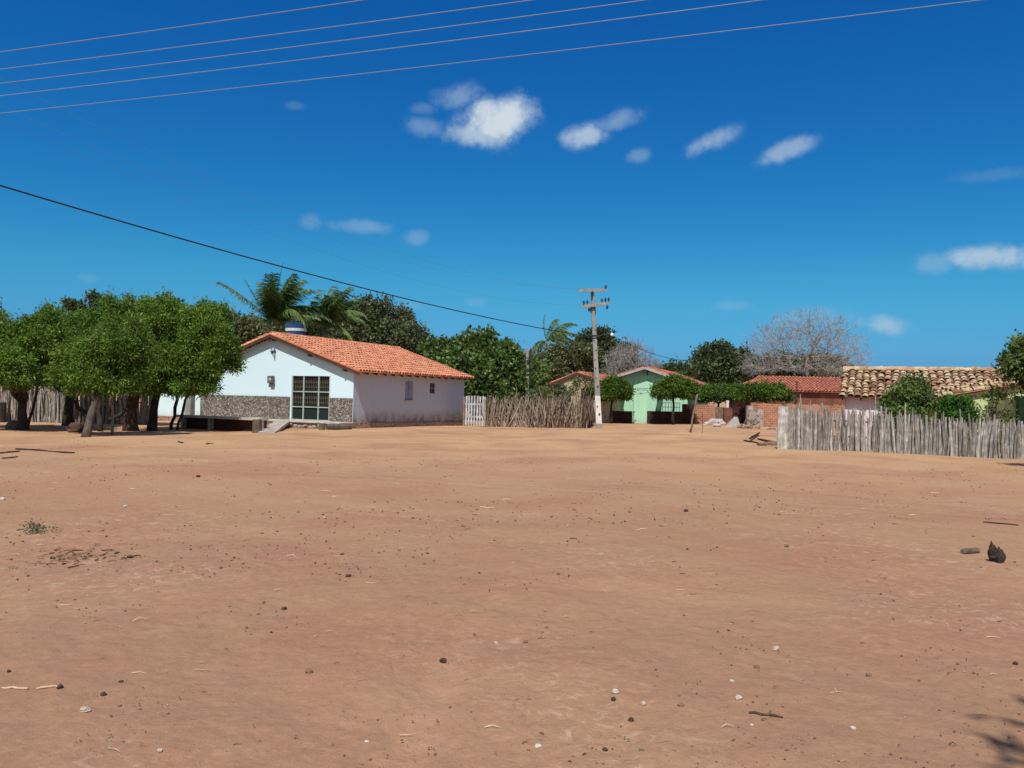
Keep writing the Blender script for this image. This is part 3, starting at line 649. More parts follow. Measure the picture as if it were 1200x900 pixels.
# electricity meter, wire bracket
mb = MB(); mb.box(hp(-.07, 4.82, 2.24), D1 * .07, D2 * .17, V(0, 0, .17)); mb.box(hp(-.05, 4.74, 1.99), D1 * .05, D2 * .12, V(0, 0, .09)); mb.bar(hp(-.16, 4.6, 2.40), hp(-.0, 4.99, 2.40), .05, .05)
mt = mb.build('meter_box', M['meter'], house); mb = MB(); mb.box(hp(-.143, 4.83, 2.26), D1 * .004, D2 * .07, V(0, 0, .06)); mb.build('meter_window', M['glass'], mt)
mb = MB(); mb.bar(hp(-.05, 4.92, 3.62), hp(-.05, 4.60, 3.66), .05, .05); mb.bar(hp(-.03, 4.66, 3.66), hp(-.03, 4.66, 3.22), .05, .04); mb.bar(hp(-.03, 4.85, 3.6), hp(-.03, 4.76, 3.4), .03, .03); mb.build('wire_bracket', M['meter'], house)
# plinth and terrace
mb = MB(); v, f = [], []
pts = [hp(-.01, -.06, 0), hp(HL, -.06, 0)]
for i in range(16):
    s0, s1 = HL * i / 16, HL * (i + 1) / 16; h_ = .28 - .16 * i / 16 + rng.uniform(-.02, .02)
    mb.box(hp((s0 + s1) / 2, -.03, h_ / 2 - .1), D1 * (s1 - s0) / 2, D2 * (.05 + rng.uniform(0, .03)), V(0, 0, h_ / 2 + .1))
mb.build('plinth', M['plinth'], house)
terr = thing('front_terrace', hp(-.6, 4, 0), 'low stone and concrete terrace along the front of the white house', 'terrace')
mb = MB(); mb.box(hp(-.57, 4.62, .09), D1 * .535, D2 * 4.75, V(0, 0, .19)); mb.build('base', M['plinth'], terr)
mb = MB()
for i in range(12):
    a = -.13 + 9.5 * (i + .5) / 12; mb.box(hp(-.60 + rng.uniform(-.05, .05), a, FL - .005 + rng.uniform(-.012, .012)), D1 * .57, D2 * .392, V(0, 0, .03))
mb.build('paving', M['palecon'], terr)
mb = MB()
for a in np.arange(.2, 2.9, .27): mb.ball(hp(-1.13, a, .10 + rng.uniform(-.04, .06)), (.13, .10, .09), 7, 5, .25)
mb.build('edging_stones', M['plasterruin'], terr)
ramp_ = thing('concrete_ramp', G(330, 507), 'short sloping concrete ramp leading up to the terrace before the gate', 'ramp')
pa, pb = G(302, 507.5), G(322, 507.5); pc, pd = hp(-1.05, 2.75, FL + .03), hp(-1.05, 3.6, FL + .03)
v, f = slab_quads(pa + V(0, 0, .03), pb + V(0, 0, .03), pc, pd, .12); mesh('ramp_slab', v, f, M['concrete'], ramp_)
# bench slab under the tree
bench = thing('concrete_bench', G(255, 500), 'long low concrete bench slab on short piers in the tree shade', 'bench')
mb = MB(); b0 = AT(206, 491, 36.2); b1 = AT(304, 491.5, 34.0); b0[2] = b1[2] = .50; dd = nrm(b1 - b0); dp = V(-dd[1], dd[0], 0)
mb.box((b0 + b1) / 2 + dp * .25, dd * np.linalg.norm(b1 - b0) / 2, dp * .28, V(0, 0, .05)); mb.build('bench_slab', M['palecon'], bench)
mb = MB(); mb.box((b0 + b1) / 2 * V(1, 1, 0) + dp * .36 + V(0, 0, .2), dd * np.linalg.norm(b1 - b0) / 2, dp * .08, V(0, 0, .25)); mb.build('back_wall', M['brickdark'], bench)  # dark wall added under the slab, its colour stands in for shade
for q in (.06, .40, .985):
    p = b0 + (b1 - b0) * q + dp * .25; mb = MB(); mb.box(V(p[0], p[1], .2), dd * .06, dp * .2, V(0, 0, .25)); mb.build('pier', M['concrete'], bench)
def stump(px, py, w_, h_, label, mat='log'):
    p = on(px, py); mb = MB(); mb.tube([p - V(0, 0, .1), p + V(0, 0, h_ * .5), p + V(0, 0, h_ * .96), p + V(0, 0, h_)], [w_ / 2, w_ * .47, w_ * .5, w_ * .44], 10, True, .05)
    return tag(mb.build('wood_stump', M[mat], None, False, p), label, 'stump')
stump(301, 506.5, .38, .54, 'upright wooden stump at the foot of the concrete ramp')
stump(377, 504.5, .27, .24, 'short wooden stump in front of the dark barred gate')
def lying_log(pxa, pya, pxb, pyb, r, label, mat='log', name='log', cat='log', lift=.0):
    a = on(pxa, pya); b = on(pxb, pyb); mb = MB(); off = V(0, 0, r * .8 + lift); pts = [a + (b - a) * i / 5 + off + rng.normal(size=3) * (r * .12 if r > .03 else min(.02, r * .9)) * V(1, 1, .3) for i in range(6)]
    mb.tube(pts, [r * x for x in (.85, 1, 1.05, 1, .95, .8)], 9, True, .08); return tag(mb.build(name, M[mat], None, False, a), label, cat)
lying_log(383, 504.3, 411, 504.0, .15, 'weathered log lying beside the terrace near the house corner')

# annex with a white wall and post, left of the house
AX0 = AT(168, 490, 44.5); AX1 = AT(246, 490, 44.0)
annex = thing('white_annex', V(*AX0[:2], 0), 'white walled annex behind the shade trees, left of the gabled house', 'house')
da = nrm((AX1 - AX0) * V(1, 1, 0)); na = V(-da[1], da[0], 0); La = np.linalg.norm((AX1 - AX0)[:2]); A0 = V(*AX0[:2], 0)
mb = MB(); mb.box(A0 + da * La / 2 + na * 1.5 + V(0, 0, 1.3), da * La / 2, na * 1.5, V(0, 0, 1.35)); mb.build('wall', M['wallwhite'], annex)
mb = MB(); mb.bar(AT(222, 489, 42.6) * V(1, 1, 0), AT(222, 489, 42.6) * V(1, 1, 0) + V(0, 0, 2.5), .42, .3, D1); mb.build('porch_post', M['polecon'], annex)
roof_slopes(annex, M['roof_new'], [(A0 + na * 3.0 - da * .3 + V(0, 0, 3.3), da, nrm(-na * 3.2 + V(0, 0, -.75)), La + .4, 3.3)], .25, .42)
mb = MB(); mb.box(A0 + da * La / 2 - na * .25 + V(0, 0, .09), da * La / 2, na * .25, V(0, 0, .13)); mb.build('plinth', M['plinth'], annex)

# ------------------------------------------------------------------ stake fences
def stake_mesh(p, h, r, lean, bend, n=6):
    k = 4; pts = []; side = rng.normal(size=3) * V(1, 1, 0)
    for i in range(k + 1):
        t = i / k; pts.append(p + V(0, 0, -.12 + (h + .12) * t) + lean * t * h + side * bend * math.sin(t * math.pi * rng.uniform(.8, 1.2)))
    mb = MB(); mb.tube(pts, [r * 1.05, r, r * .95, r * .85, r * rng.uniform(.2, .7)], n, True, .22); return mb
def fence(label, pts, hts, n_main, r_rng, mat, infill, leanv=.05, bend=.03, hvar=.12, rails=(.5, 1.05), tall=(), name='stake_fence', mats=None):
    pts = [np.asarray(p) for p in pts]; seg = [np.linalg.norm(b - a) for a, b in zip(pts[:-1], pts[1:])]; tot = sum(seg)
    def at(u):
        d = u * tot
        for (a, b), s in zip(zip(pts[:-1], pts[1:]), seg):
            if d <= s: return a + (b - a) * d / s, nrm(b - a)
            d -= s
        return pts[-1], nrm(pts[-1] - pts[-2])
    root = thing(name, pts[0], label, 'fence')
    hh = lambda u: np.interp(u, [q[0] for q in hts], [q[1] for q in hts])
    for i in range(n_main):
        u = (i + .5 + rng.uniform(-.35, .35)) / n_main; p, d = at(u); q = V(-d[1], d[0], 0)
        p = p + q * rng.normal() * .035; p[2] = H(p[0], p[1]); h = hh(u) * (1 + rng.normal() * hvar * .6) + (rng.uniform(.1, .3) if rng.random() < .08 else 0)
        stake_mesh(p, h, rng.uniform(*r_rng), (d * rng.normal() + q * rng.normal() * .5) * leanv, bend).build('stake', mats(u) if mats else mat, root)
    inf = {}
    for i in range(infill):
        u = (i + .5 + rng.uniform(-.4, .4)) / infill; p, d = at(u); q = V(-d[1], d[0], 0); p = p + q * (.07 + abs(rng.normal()) * .05); p[2] = H(p[0], p[1])
        m_ = mats(u) if mats else mat; s_ = stake_mesh(p, hh(u) * (.94 + rng.normal() * hvar * .6), rng.uniform(*r_rng) * .95, d * rng.normal() * leanv, bend)
        inf.setdefault(m_.name, (m_, MB()))[1].add(s_.v, s_.f)
    for m_, b_ in inf.values(): tag(b_.build('stake_row', m_, root), kind='stuff')
    rl = MB()
    for z in rails:
        pp = []
        for u in np.linspace(0, 1, 14): p, d = at(u); pp.append(p + V(-d[1], d[0], 0) * .16 + V(0, 0, z + H(p[0], p[1])))
        rl.tube(pp, .03, 5, True, .1)
    rl.build('rail', M['stickdark'], root)
    for (u, h, r, ln) in tall:
        p, d = at(u); p = p.copy(); p[2] = H(p[0], p[1]); stake_mesh(p + V(-d[1], d[0], 0) * .1, h, r, d * ln, .03).build('stake', mats(u) if mats else mat, root)
    return root
fr0 = G(913, 526.5); fr1 = G(1205, 535.5); fr2 = fr1 + (fr1 - fr0) * .12
rf = fence('thick weathered grey stake fence in front of the pink house', [fr0, fr1, fr2], [(0, 1.55), (.1, 1.5), (.4, 1.38), (.75, 1.3), (1, 1.22)], 100, (.028, .056), M['stake'], 200,
      .05, .028, .12, tall=[(.34, 2.0, .018, .06), (.40, 1.75, .022, -.05), (.60, 1.55, .04, .0), (.78, 1.5, .05, .0), (.36, 1.9, .02, -.12)])
mb = MB()
for q in (0, .17, .33): mb.box(fr0 + nrm(fr1 - fr0) * q + V(0, -.06, .74), nrm(fr1 - fr0) * .085, V(0, .03, 0), V(.01, 0, .80 - .06 * q))
mb.build('end_boards', M['stake'], rf)
fm0 = G(569, 499.5); fm1 = G(686, 501); fm2 = G(694, 499)
mf = fence('crooked brown stick fence between the white picket gate and the utility pole', [fm0, fm1, fm2], [(0, 1.6), (.2, 1.62), (.45, 1.72), (.7, 1.6), (1, 1.45)], 96, (.016, .036), M['stick'], 330,
      .20, .13, .20, tall=[(.22, 2.5, .03, -.10), (.5, 2.1, .02, .05), (.42, 2.0, .025, -.1)], mats=lambda u: M['stick'] if u + rng.normal() * .12 < .5 else M['stickdark'])
fl0 = G(-30, 494); fl1 = G(90, 496); fl2 = G(178, 496.5)
fence('grey stick fence standing behind the row of shade trees', [fl0, fl1, fl2], [(0, 1.65), (1, 1.7)], 98, (.022, .046), M['stake'], 330, .06, .04, .12)
# picket gate
pg0 = G(544.5, 498.7); pg1 = G(567.5, 499.5); dg = nrm(pg1 - pg0); ng = V(-dg[1], dg[0], 0); lg = np.linalg.norm(pg1 - pg0)
pgate = thing('picket_gate', pg0, 'whitewashed wooden picket gate beside the corner of the white house', 'gate')
for i in range(7):
    p = pg0 + dg * lg * (i + .4) / 7; p[2] = .04; mb = MB(); h = 1.62 + rng.uniform(-.05, .05)
    mb.bar(p, p + V(rng.normal() * .01, 0, h), .095, .025, ng); mb.build('picket', M['picket'], pgate)
for z in (.5, 1.2): mb = MB(); mb.bar(pg0 + ng * .04 + V(0, 0, z), pg1 + ng * .04 + V(0, 0, z), .03, .09); mb.build('rail', M['picket'], pgate)
for e in (-.06, lg + .02): mb = MB(); mb.bar(pg0 + dg * e + ng * .03, pg0 + dg * e + ng * .03 + V(0, 0, 1.6), .11, .11, ng); mb.build('gate_post', M['stick'], pgate)

# ------------------------------------------------------------------ utility poles and wires
PB = on(702, 501); PT = AT(694, 339, PB[1])
pole = thing('utility_pole', PB, 'tall leaning concrete utility pole with whitewashed foot and two crossarms', 'utility pole')
def taper(mb, a, b, w0, w1, t0, t1):
    u = V(1, 0, 0); v_ = V(0, 1, 0)
    vv = [a + u * sx * w0 + v_ * sy * t0 for sx, sy in ((-1, -1), (1, -1), (1, 1), (-1, 1))] + [b + u * sx * w1 + v_ * sy * t1 for sx, sy in ((-1, -1), (1, -1), (1, 1), (-1, 1))]
    mb.add(vv, [(3, 2, 1, 0), (4, 5, 6, 7), (0, 1, 5, 4), (1, 2, 6, 5), (2, 3, 7, 6), (3, 0, 4, 7)])
pl = lambda t: PB + (PT - PB) * t
pwx = lambda t: .17 - .08 * t
def shaft(t0, t1, grow=0):
    mb = MB(); taper(mb, pl(t0), pl(t1), pwx(t0) + grow, pwx(t1) + grow, .15 - .05 * t0 + grow, .15 - .05 * t1 + grow); return mb
s_ = shaft(-.02, 1.0); sh = s_.build('shaft', M['polecon'], pole)
bv = sh.modifiers.new('bevel', 'BEVEL'); bv.width = .03; bv.segments = 2
b_ = shaft(.03, .235, .004).build('painted_band', M['polewhite'], pole); bv = b_.modifiers.new('bevel', 'BEVEL'); bv.width = .03; bv.segments = 2
mb = MB()
for t, k in ((.10, 1.5), (.155, 1), (.30, 1.3), (.36, .7), (.43, 1), (.49, .8), (.56, .9), (.63, .8), (.70, .8)):
    p = pl(t); mb.box(p + V(rng.choice([-.05, .04]), -(.15 - .05 * t) - .004, 0), V(.032 * k, 0, 0), V(0, .006, 0), V(0, 0, .05 * k))
mb.build('step_hole', M['metal'], pole)
def crossarm(t, l, r, zl, zr, mat='polecon'):
    p = pl(t) + V(0, -.2, 0); a = p + V(l, 0, zl); b = p + V(r, 0, zr); mb = MB()
    for k in range(8):
        q0, q1 = a + (b - a) * k / 8, a + (b - a) * (k + 1) / 8; c = 1 - abs(k - 3.5) / 6; mb.bar(q0, q1 + (b - a) * .0, .11, .10 + .10 * c)
    o = mb.build('crossarm', M[mat], pole); return a, b, o
def insul(o, p, up=1, s=1.0):
    mb = MB(); mb.tube([p, p + V(0, 0, .08 * up * s), p + V(0, 0, .09 * up * s), p + V(0, 0, .16 * up * s), p + V(0, 0, .17 * up * s), p + V(0, 0, .24 * up * s)], [.03, .03, .075, .065, .05, .04], 8); mb.build('insulator', M['metal'], o)
a1_, b1_, ca1 = crossarm(.985, -.80, .80, .0, .05); insul(ca1, b1_ + V(-.06, 0, .06)); 
mb = MB(); mb.bar(pl(.985) + V(-.02, -.22, -.02), pl(.93) + V(-.06, -.14, 0), .09, .06); mb.build('bracket', M['metal'], pole)
a2_, b2_, ca2 = crossarm(.875, -.72, .95, -.05, .20)
for q, u in ((.10, 1), (.22, 1), (.34, -1), (.72, 1), (.84, 1), (.95, 1), (.90, -1), (.28, -1)): insul(ca2, a2_ + (b2_ - a2_) * q + V(0, -.02, .07 * u), u, 1.1)
mb = MB(); mb.bar(pl(.885) + V(-.1, -.18, 0), pl(.84) + V(-.18, -.16, -.1), .05, .04); mb.bar(pl(.885) + V(.1, -.18, 0), pl(.83) + V(.12, -.16, -.1), .05, .04); mb.build('bracket', M['metal'], pole)
LA = pl(.655) + V(.1, -.15, 0); LB = AT(716, 391.5, PB[1] - .3)
mb = MB(); mb.tube([LA, LA * .5 + LB * .5 + V(0, 0, .06), LB], .028, 6); arm = mb.build('lamp_arm', M['metal'], pole)
mb = MB(); mb.ball(LB + V(.06, 0, -.03), (.10, .09, .09), 10, 7); mb.build('lamp', M['lampwhite'], arm)
mb = MB(); mb.box(pl(.665) + V(0, 0, 0), V(.17, 0, 0), V(0, .14, 0), V(0, 0, .04)); mb.box(pl(.648) + V(0, 0, 0), V(.17, 0, 0), V(0, .14, 0), V(0, 0, .03)); mb.build('clamp', M['metal'], pole)
def wire(p, q, sag, r, mat, label, name='power_line', cat='power line', group=None, n=40):
    p = np.asarray(p, float); q = np.asarray(q, float); mb = MB()
    mb.tube([p + (q - p) * t - V(0, 0, 4 * sag * t * (1 - t)) for t in np.linspace(0, 1, n + 1)], r, 5); return tag(mb.build(name, M[mat], None, True, p), label, cat, group)
# five lines high over the near side of the square, hung between two poles outside the picture
PW = []
lines5 = [((0, 57), (380, 0)), ((0, 78), (575, 0)), ((0, 95), (710, 0)), ((0, 110), (850, 0)), ((0, 131), (1110, 0))]
ords = ['uppermost and shortest', 'second from the top', 'middle one', 'fourth from the top', 'lowest and longest']
ZW = 7.0; dirs = nrm(V(15.7, -5.2, 0))
for i, (pa_, pb_) in enumerate(lines5):
    a = G(*pa_, ZW); b = G(*pb_, ZW); d = nrm(b - a); ln = np.linalg.norm(b - a)
    A = a - d * 14 + V(0, 0, .22); B = b + d * (20 - .8 * i) + V(0, 0, .22)
    sag = .30; PW.append((A, B))
    wire(A, B, sag, .0075, 'wirelight', 'pale overhead line crossing the upper sky, ' + ords[i] + ' of the five', group='pale overhead lines crossing the upper sky', n=60)
for k, lab in ((0, 'bare concrete pole left of the picture carrying five overhead lines'), (1, 'bare concrete pole right of the picture carrying five overhead lines')):
    c = np.mean([q[k] for q in PW], 0); b_ = V(c[0], c[1], 0); up_ = thing('utility_pole', b_, lab, 'utility pole')
    mb = MB(); taper(mb, b_ - V(0, 0, .2), V(c[0], c[1], c[2] + .2), .17, .10, .15, .10); mb.build('shaft', M['polecon'], up_)
    e0, e1 = PW[0][k], PW[4][k]; mb = MB(); mb.bar(e0 + (e0 - c) * .05 - V(0, 0, .09), e1 + (e1 - c) * .05 - V(0, 0, .09), .12, .12); mb.build('crossarm', M['polecon'], up_)
cab = pl(.655) + V(-.17, -.1, 0)
kA = AT(0, 210, 20); dk = nrm(kA - cab); kB = kA + dk * 9
def sagwire(p, q, through, **k):
    """sag chosen so the wire drops below its chord by `through` at mid span"""
    return wire(p, q, through, **k)
sagwire(cab, kB + V(0, 0, .35), .62, r=.022, mat='wiredark', label='black service cable running from the utility pole down over the white house roof', cat='cable', name='service_cable')
sp = AT(619, 440, 56.0)
SPB = V(sp[0], sp[1], 0); SPT = AT(618, 408, 56.0)
sp_o = thing('utility_pole', SPB, 'small distant pole with a rack of insulators beside the broad leafy tree', 'utility pole')
mb = MB(); taper(mb, SPB, V(SPT[0], SPT[1], SPT[2]), .13, .085, .11, .08); mb.build('shaft', M['polecon'], sp_o)
for i in range(4): insul(sp_o, SPT + V(.24, -.1, -.35 - .42 * i), 1, 1.4)
mb = MB(); mb.bar(SPT + V(.17, -.1, -.1), SPT + V(.17, -.1, -1.8), .07, .07); mb.build('insulator_rack', M['metal'], sp_o)
wire(cab + V(0, 0, -.1), SPT + V(.25, -.1, -.5), .5, .022, 'wiredark', 'short dark cable from the tall pole to the small distant pole', 'service_cable', 'cable')
wire(SPT + V(.2, -.1, -.6), AT(560, 424, 54.5), .3, .02, 'wiredark', 'dark cable leaving the small distant pole into the broad leafy tree', 'service_cable', 'cable')
wire(LB + V(-.1, 0, 0), AT(818, 422, 72), .5, .016, 'wiredark', 'thin cable running from the lamp towards the trees behind the green house', 'service_cable', 'cable')
for i, ((xa, ya), (xb, yb), p0) in enumerate([((20, 68), (330, 215), a1_), ((20, 100), (330, 232), a1_ + V(.35, 0, 0)), ((20, 120), (330, 246), a2_)]):
    e = AT(150, [128, 152, 168][i], 24.0)
    wire(p0 + V(.05, 0, .1), e + (e - p0) * .25, 1.5, .0042, 'wirefaint', 'faint thin line rising leftwards from the crossarms of the tall pole, ' + ['highest', 'middle', 'lowest'][i] + ' of three', group='faint lines from the pole crossarms', n=50)

# ------------------------------------------------------------------ green house and its front
GD1 = nrm(V(.35, .937, 0)); GD2 = V(-GD1[1], GD1[0], 0)
def gable_house(name, P, d1, d2, W, ta, zr, zl, za, L, label, wallm, roofm, ov=.35, ove=.4, tw=.26, tl=.42, front=(), timber=True, wname='wall', jit=.01):
    t = thing(name, P, label, 'house'); pp = lambda s, a, z: P + d1 * s + d2 * a + V(0, 0, z)
    topf = lambda a: (zr + (za - zr) * a / ta if a <= ta else za + (zl - za) * (a - ta) / (W - ta)) - .02
    mb = MB(); wall_face(mb, pp(0, 0, 0), d2, d1, W, topf, -.1, list(front), .14, (ta,)); wall_face(mb, pp(L, 0, 0), d2, -d1, W, topf, -.1, [], .1, (ta,))
    wall_face(mb, pp(0, 0, 0), d1, d2, L, lambda x: zr - .02, -.1, []); wall_face(mb, pp(0, W, 0), d1, -d2, L, lambda x: zl - .02, -.1, [])
    mb.build(wname, wallm, t)
    for (a0, a1, z0, z1) in front:
        mesh('doorway', *slab_quads(pp(.13, a0, z0), pp(.13, a1, z0), pp(.13, a1, z1), pp(.13, a0, z1), .01), M['dark'], t)
    tp = pp(-ov, ta, za + .05); sr = (za - zr) / ta; sl_ = (za - zl) / (W - ta); kr, kl = math.hypot(1, sr), math.hypot(1, sl_)
    dr, dl = nrm(-d2 + V(0, 0, -sr)), nrm(d2 + V(0, 0, -sl_))
    roof_slopes(t, roofm, [(tp, d1, dr, L + 2 * ov, (ta + ove) * kr), (tp, d1, dl, L + 2 * ov, (W - ta + ove) * kl)], tw, tl, jit, timber=timber, ridge=(tp + V(0, 0, .02), tp + d1 * (L + 2 * ov), None))
    return t, pp, tp, dr, dl, (ta + ove) * kr, (W - ta + ove) * kl
GP = V((806 - 600) / F * 60, 60, 0)
gh, gp, tp, dr, dl, lr, ll = gable_house('green_house', GP, GD1, GD2, 6.45, 3.05, 2.95, 2.95, 4.0, 12, 'mint green house with a red tiled gable roof behind clipped round trees', M['mint'], M['roof_red'], ov=.6)
mb = MB()
for dn, ln in ((dr, lr), (dl, ll)): mb.bar(tp - GD1 * .02 - V(0, 0, .07), tp - GD1 * .02 + dn * ln - V(0, 0, .07), .04, .16)
mb.build('barge_board', M['fascia'], gh)
mb = MB()
for q, dn, ln in ((.02, dr, lr), (.60, dl, ll)):
    p = tp + dn * ln * q - V(0, 0, .22); mb.bar(p, p + GD1 * .62, .09, .12); mb.bar(p + GD1 * .5, p + GD1 * .5 - V(0, 0, .35), .07, .07)
mb.build('purlin', M['darkmint'], gh)
# portal with lettering, low walls
WY = 58.6
def wx(px, Y=WY): return (px - 600) / F * Y
portal = thing('painted_portal', V(wx(750), WY, 0), 'tall mint green portal with a small pitched cap and faded lettering', 'portal')
mb = MB(); zt = lambda x: 2.55 + .62 * (1 - abs(x - wx(757.5)) / (wx(757.5) - wx(741)))
x0, x1, xm = wx(742.5), wx(758.5), wx(757.5); xr = wx(773)
mb.box(V((x0 + x1) / 2, WY, 1.2), V((x1 - x0) / 2, 0, 0), V(0, .12, 0), V(0, 0, 1.3)); mb.build('pier', M['mint'], portal)
mb = MB(); mb.prism([V(x0 - .05, WY - .14, 2.0), V(xr, WY - .14, 2.30), V(xr, WY - .14, 2.66), V(xm, WY - .14, 3.00), V(x0 - .05, WY - .14, 2.62)], V(0, .26, 0)); mb.build('header', M['mint'], portal)
mb = MB(); mb.bar(V(x0 - .22, WY - .03, 2.72), V(xm, WY - .03, 3.12), .34, .11); mb.bar(V(xm, WY - .03, 3.12), V(xr + .2, WY - .03, 2.74), .34, .11); mb.build('cap', M['darkmint'], portal)
def lettering(txt, size, loc, mat, parent):
    cu = bpy.data.curves.new('lettering', 'FONT'); cu.body = txt; cu.size = size; cu.extrude = .004; cu.space_character = 1.15
    tmp = bpy.data.objects.new('tmp', cu); COL.objects.link(tmp); bpy.context.view_layer.update()
    me = bpy.data.meshes.new_from_object(tmp.evaluated_get(bpy.context.evaluated_depsgraph_get())); bpy.data.objects.remove(tmp)
    me.materials.clear(); me.materials.append(mat); o = bpy.data.objects.new('lettering', me); COL.objects.link(o); o.parent = parent
    o.location = tuple(np.asarray(loc) - world_loc(parent)); o.rotation_euler = (math.pi / 2, 0, 0); return o
lettering('ADVOCS', .27, V(x0 + .02, WY - .150, 2.30), M['letter'], portal)
lettering('U .', .20, V(x0 + .42, WY - .150, 2.04), M['letter'], portal)
def box_thing(name, label, cat, px0, px1, pyt, Y, mat, th=.15, z0=-.1, zt=None, d=(1, 0, 0), part=False, jag=0):
    a = V(wx(px0, Y), Y, 0); b = V(wx(px1, Y), Y, 0); ztop = zt if zt else AT((px0 + px1) / 2, pyt, Y)[2]; mb = MB(); n = max(1, int(abs(px1 - px0) / 6)) if jag else 1
    for i in range(n):
        p, q = a + (b - a) * i / n, a + (b - a) * (i + 1) / n; h = ztop + (rng.uniform(-jag, jag) if jag else 0)
        mb.box((p + q) / 2 + V(0, 0, (z0 + h) / 2), (q - p) / 2, V(0, th / 2, 0), V(0, 0, (h - z0) / 2))
    return tag(mb.build(name, mat, None, False, a), label, cat)
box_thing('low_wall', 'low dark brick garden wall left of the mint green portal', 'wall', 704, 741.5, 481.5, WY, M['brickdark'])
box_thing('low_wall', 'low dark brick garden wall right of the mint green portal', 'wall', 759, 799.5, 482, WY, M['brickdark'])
rail = thing('garden_railing', V(wx(780), WY + .05, 0), 'thin dark railing on the low wall beside the round clipped tree', 'railing')
mb = MB()
zz0, zz1 = AT(780, 483, WY)[2], AT(780, 472, WY)[2]
for q in np.linspace(777, 797, 7): mb.bar(V(wx(q), WY, zz0), V(wx(q), WY, zz1), .03, .03)
mb.bar(V(wx(777), WY, zz1), V(wx(797), WY, zz1), .04, .04); mb.bar(V(wx(777), WY, zz1 - .3), V(wx(797), WY, zz1 - .3), .04, .04); mb.build('bars', M['metal'], rail)
box_thing('yard_gate', 'dark brown sheet gate between the low dark wall and bare red brick', 'gate', 800, 814, 473.5, WY + .1, M['rustgate'])
box_thing('brick_wall', 'sunlit bare red brick wall beside the dark brown gate', 'wall', 814.5, 838.5, 474.5, WY, M['brick'], .2, jag=.03)
box_thing('board_gate', 'dark grey board gate right of the sunlit red brick wall', 'gate', 839, 847.5, 476, WY + .3, M['stickdark'], .1, jag=.08)
bp = thing('brick_pier', V(wx(852), WY - .3, 0), 'narrow brick pier topped by a short white post', 'pier')
mb = MB(); mb.box(V(wx(852), WY - .3, .55), V(.28, 0, 0), V(0, .2, 0), V(0, 0, .66)); mb.build('pier', M['brickroom'], bp)
mb = MB(); mb.box(V(wx(851.5), WY - .3, 1.46), V(.09, 0, 0), V(0, .08, 0), V(0, 0, .26)); mb.build('post', M['polewhite'], bp)
box_thing('yard_wall', 'dark shaded wall under the clipped trees behind the rubble', 'wall', 856, 880, 477, WY + .4, M['brickdark'])  # shade of the trees is put into the dark brick colour
bw = box_thing('brick_wall', 'long red brick yard wall with pale patches behind the grey stake fence', 'wall', 880, 1000, 474, 55.2, M['brick'], .2, jag=.10)
box_thing('plaster_ruin', 'crumbling grey plaster wall end leaning before the long brick wall', 'wall', 875.5, 894.5, 478, 54.6, M['plasterruin'], .35, jag=.16)
# right: house with red roof
RY = 60.0; rx0, rx1 = wx(878, RY), wx(1010, RY)
rh = thing('brick_house', V(rx0, RY, 0), 'brick house with a long red tiled roof in front of the bare tree', 'house')
ez = AT(930, 458.5, RY)[2]; rz = AT(930, 442, RY + 4.2)[2]
mb = MB(); mb.box(V((rx0 + rx1) / 2 + .4, RY + 4.2, ez / 2), V((rx1 - rx0) / 2 - .1, 0, 0), V(0, 3.85, 0), V(0, 0, ez / 2 + .02)); mb.build('wall', M['brickroom'], rh)
dnv = nrm(V(0, -4.2, ez - rz)); wd_ = math.hypot(4.2, rz - ez)
hipw = 2.1
v, q = tile_panel(V(rx0, RY + 4.2, rz), V(1, 0, 0), dnv, rx1 - rx0, wd_, .26, .42, .008)
# trim the left end to a slanting verge
y_rel = (RY + 4.2 - v[:, 1]) / 4.2; lim = rx0 + hipw * (1 - y_rel); bad = (v[:, 0] < lim).reshape(-1, 16).all(1); keep = ~bad
v = v.reshape(-1, 16, 3)[keep].reshape(-1, 3); nt_ = len(v) // 16; b = np.arange(nt_)[:, None] * 16; k = np.arange(7)[None, :]
q = np.stack([b + k, b + k + 1, b + 8 + k + 1, b + 8 + k], -1).reshape(-1, 4)
dv, df = slab_quads(V(rx0 + hipw, RY + 4.2, rz), V(rx1, RY + 4.2, rz), V(rx1, RY + .05, ez), V(rx0, RY + .05, ez), .06)
bv_, bf_ = slab_quads(V(rx0 + hipw, RY + 4.2, rz), V(rx1, RY + 4.2, rz), V(rx1, RY + 8.4, ez), V(rx0, RY + 8.4, ez), .06)
hv, hf = slab_quads(V(rx0 + hipw, RY + 4.2, rz), V(rx0 + hipw + .01, RY + 4.2, rz), V(rx0, RY + 8.4, ez), V(rx0, RY + .05, ez), .06)
mesh('roof', np.concatenate([v, dv, bv_, hv]), np.concatenate([q, np.array(df) + len(v), np.array(bf_) + len(v) + 8, np.array(hf) + len(v) + 16]), M['roof_red'], rh)
mb = MB(); mb.bar(AT(934, 471, RY - .5) * V(1, 1, 0), AT(934, 447, RY - .5), .06, .06); mb.build('vent_pipe', M['metal'], rh)
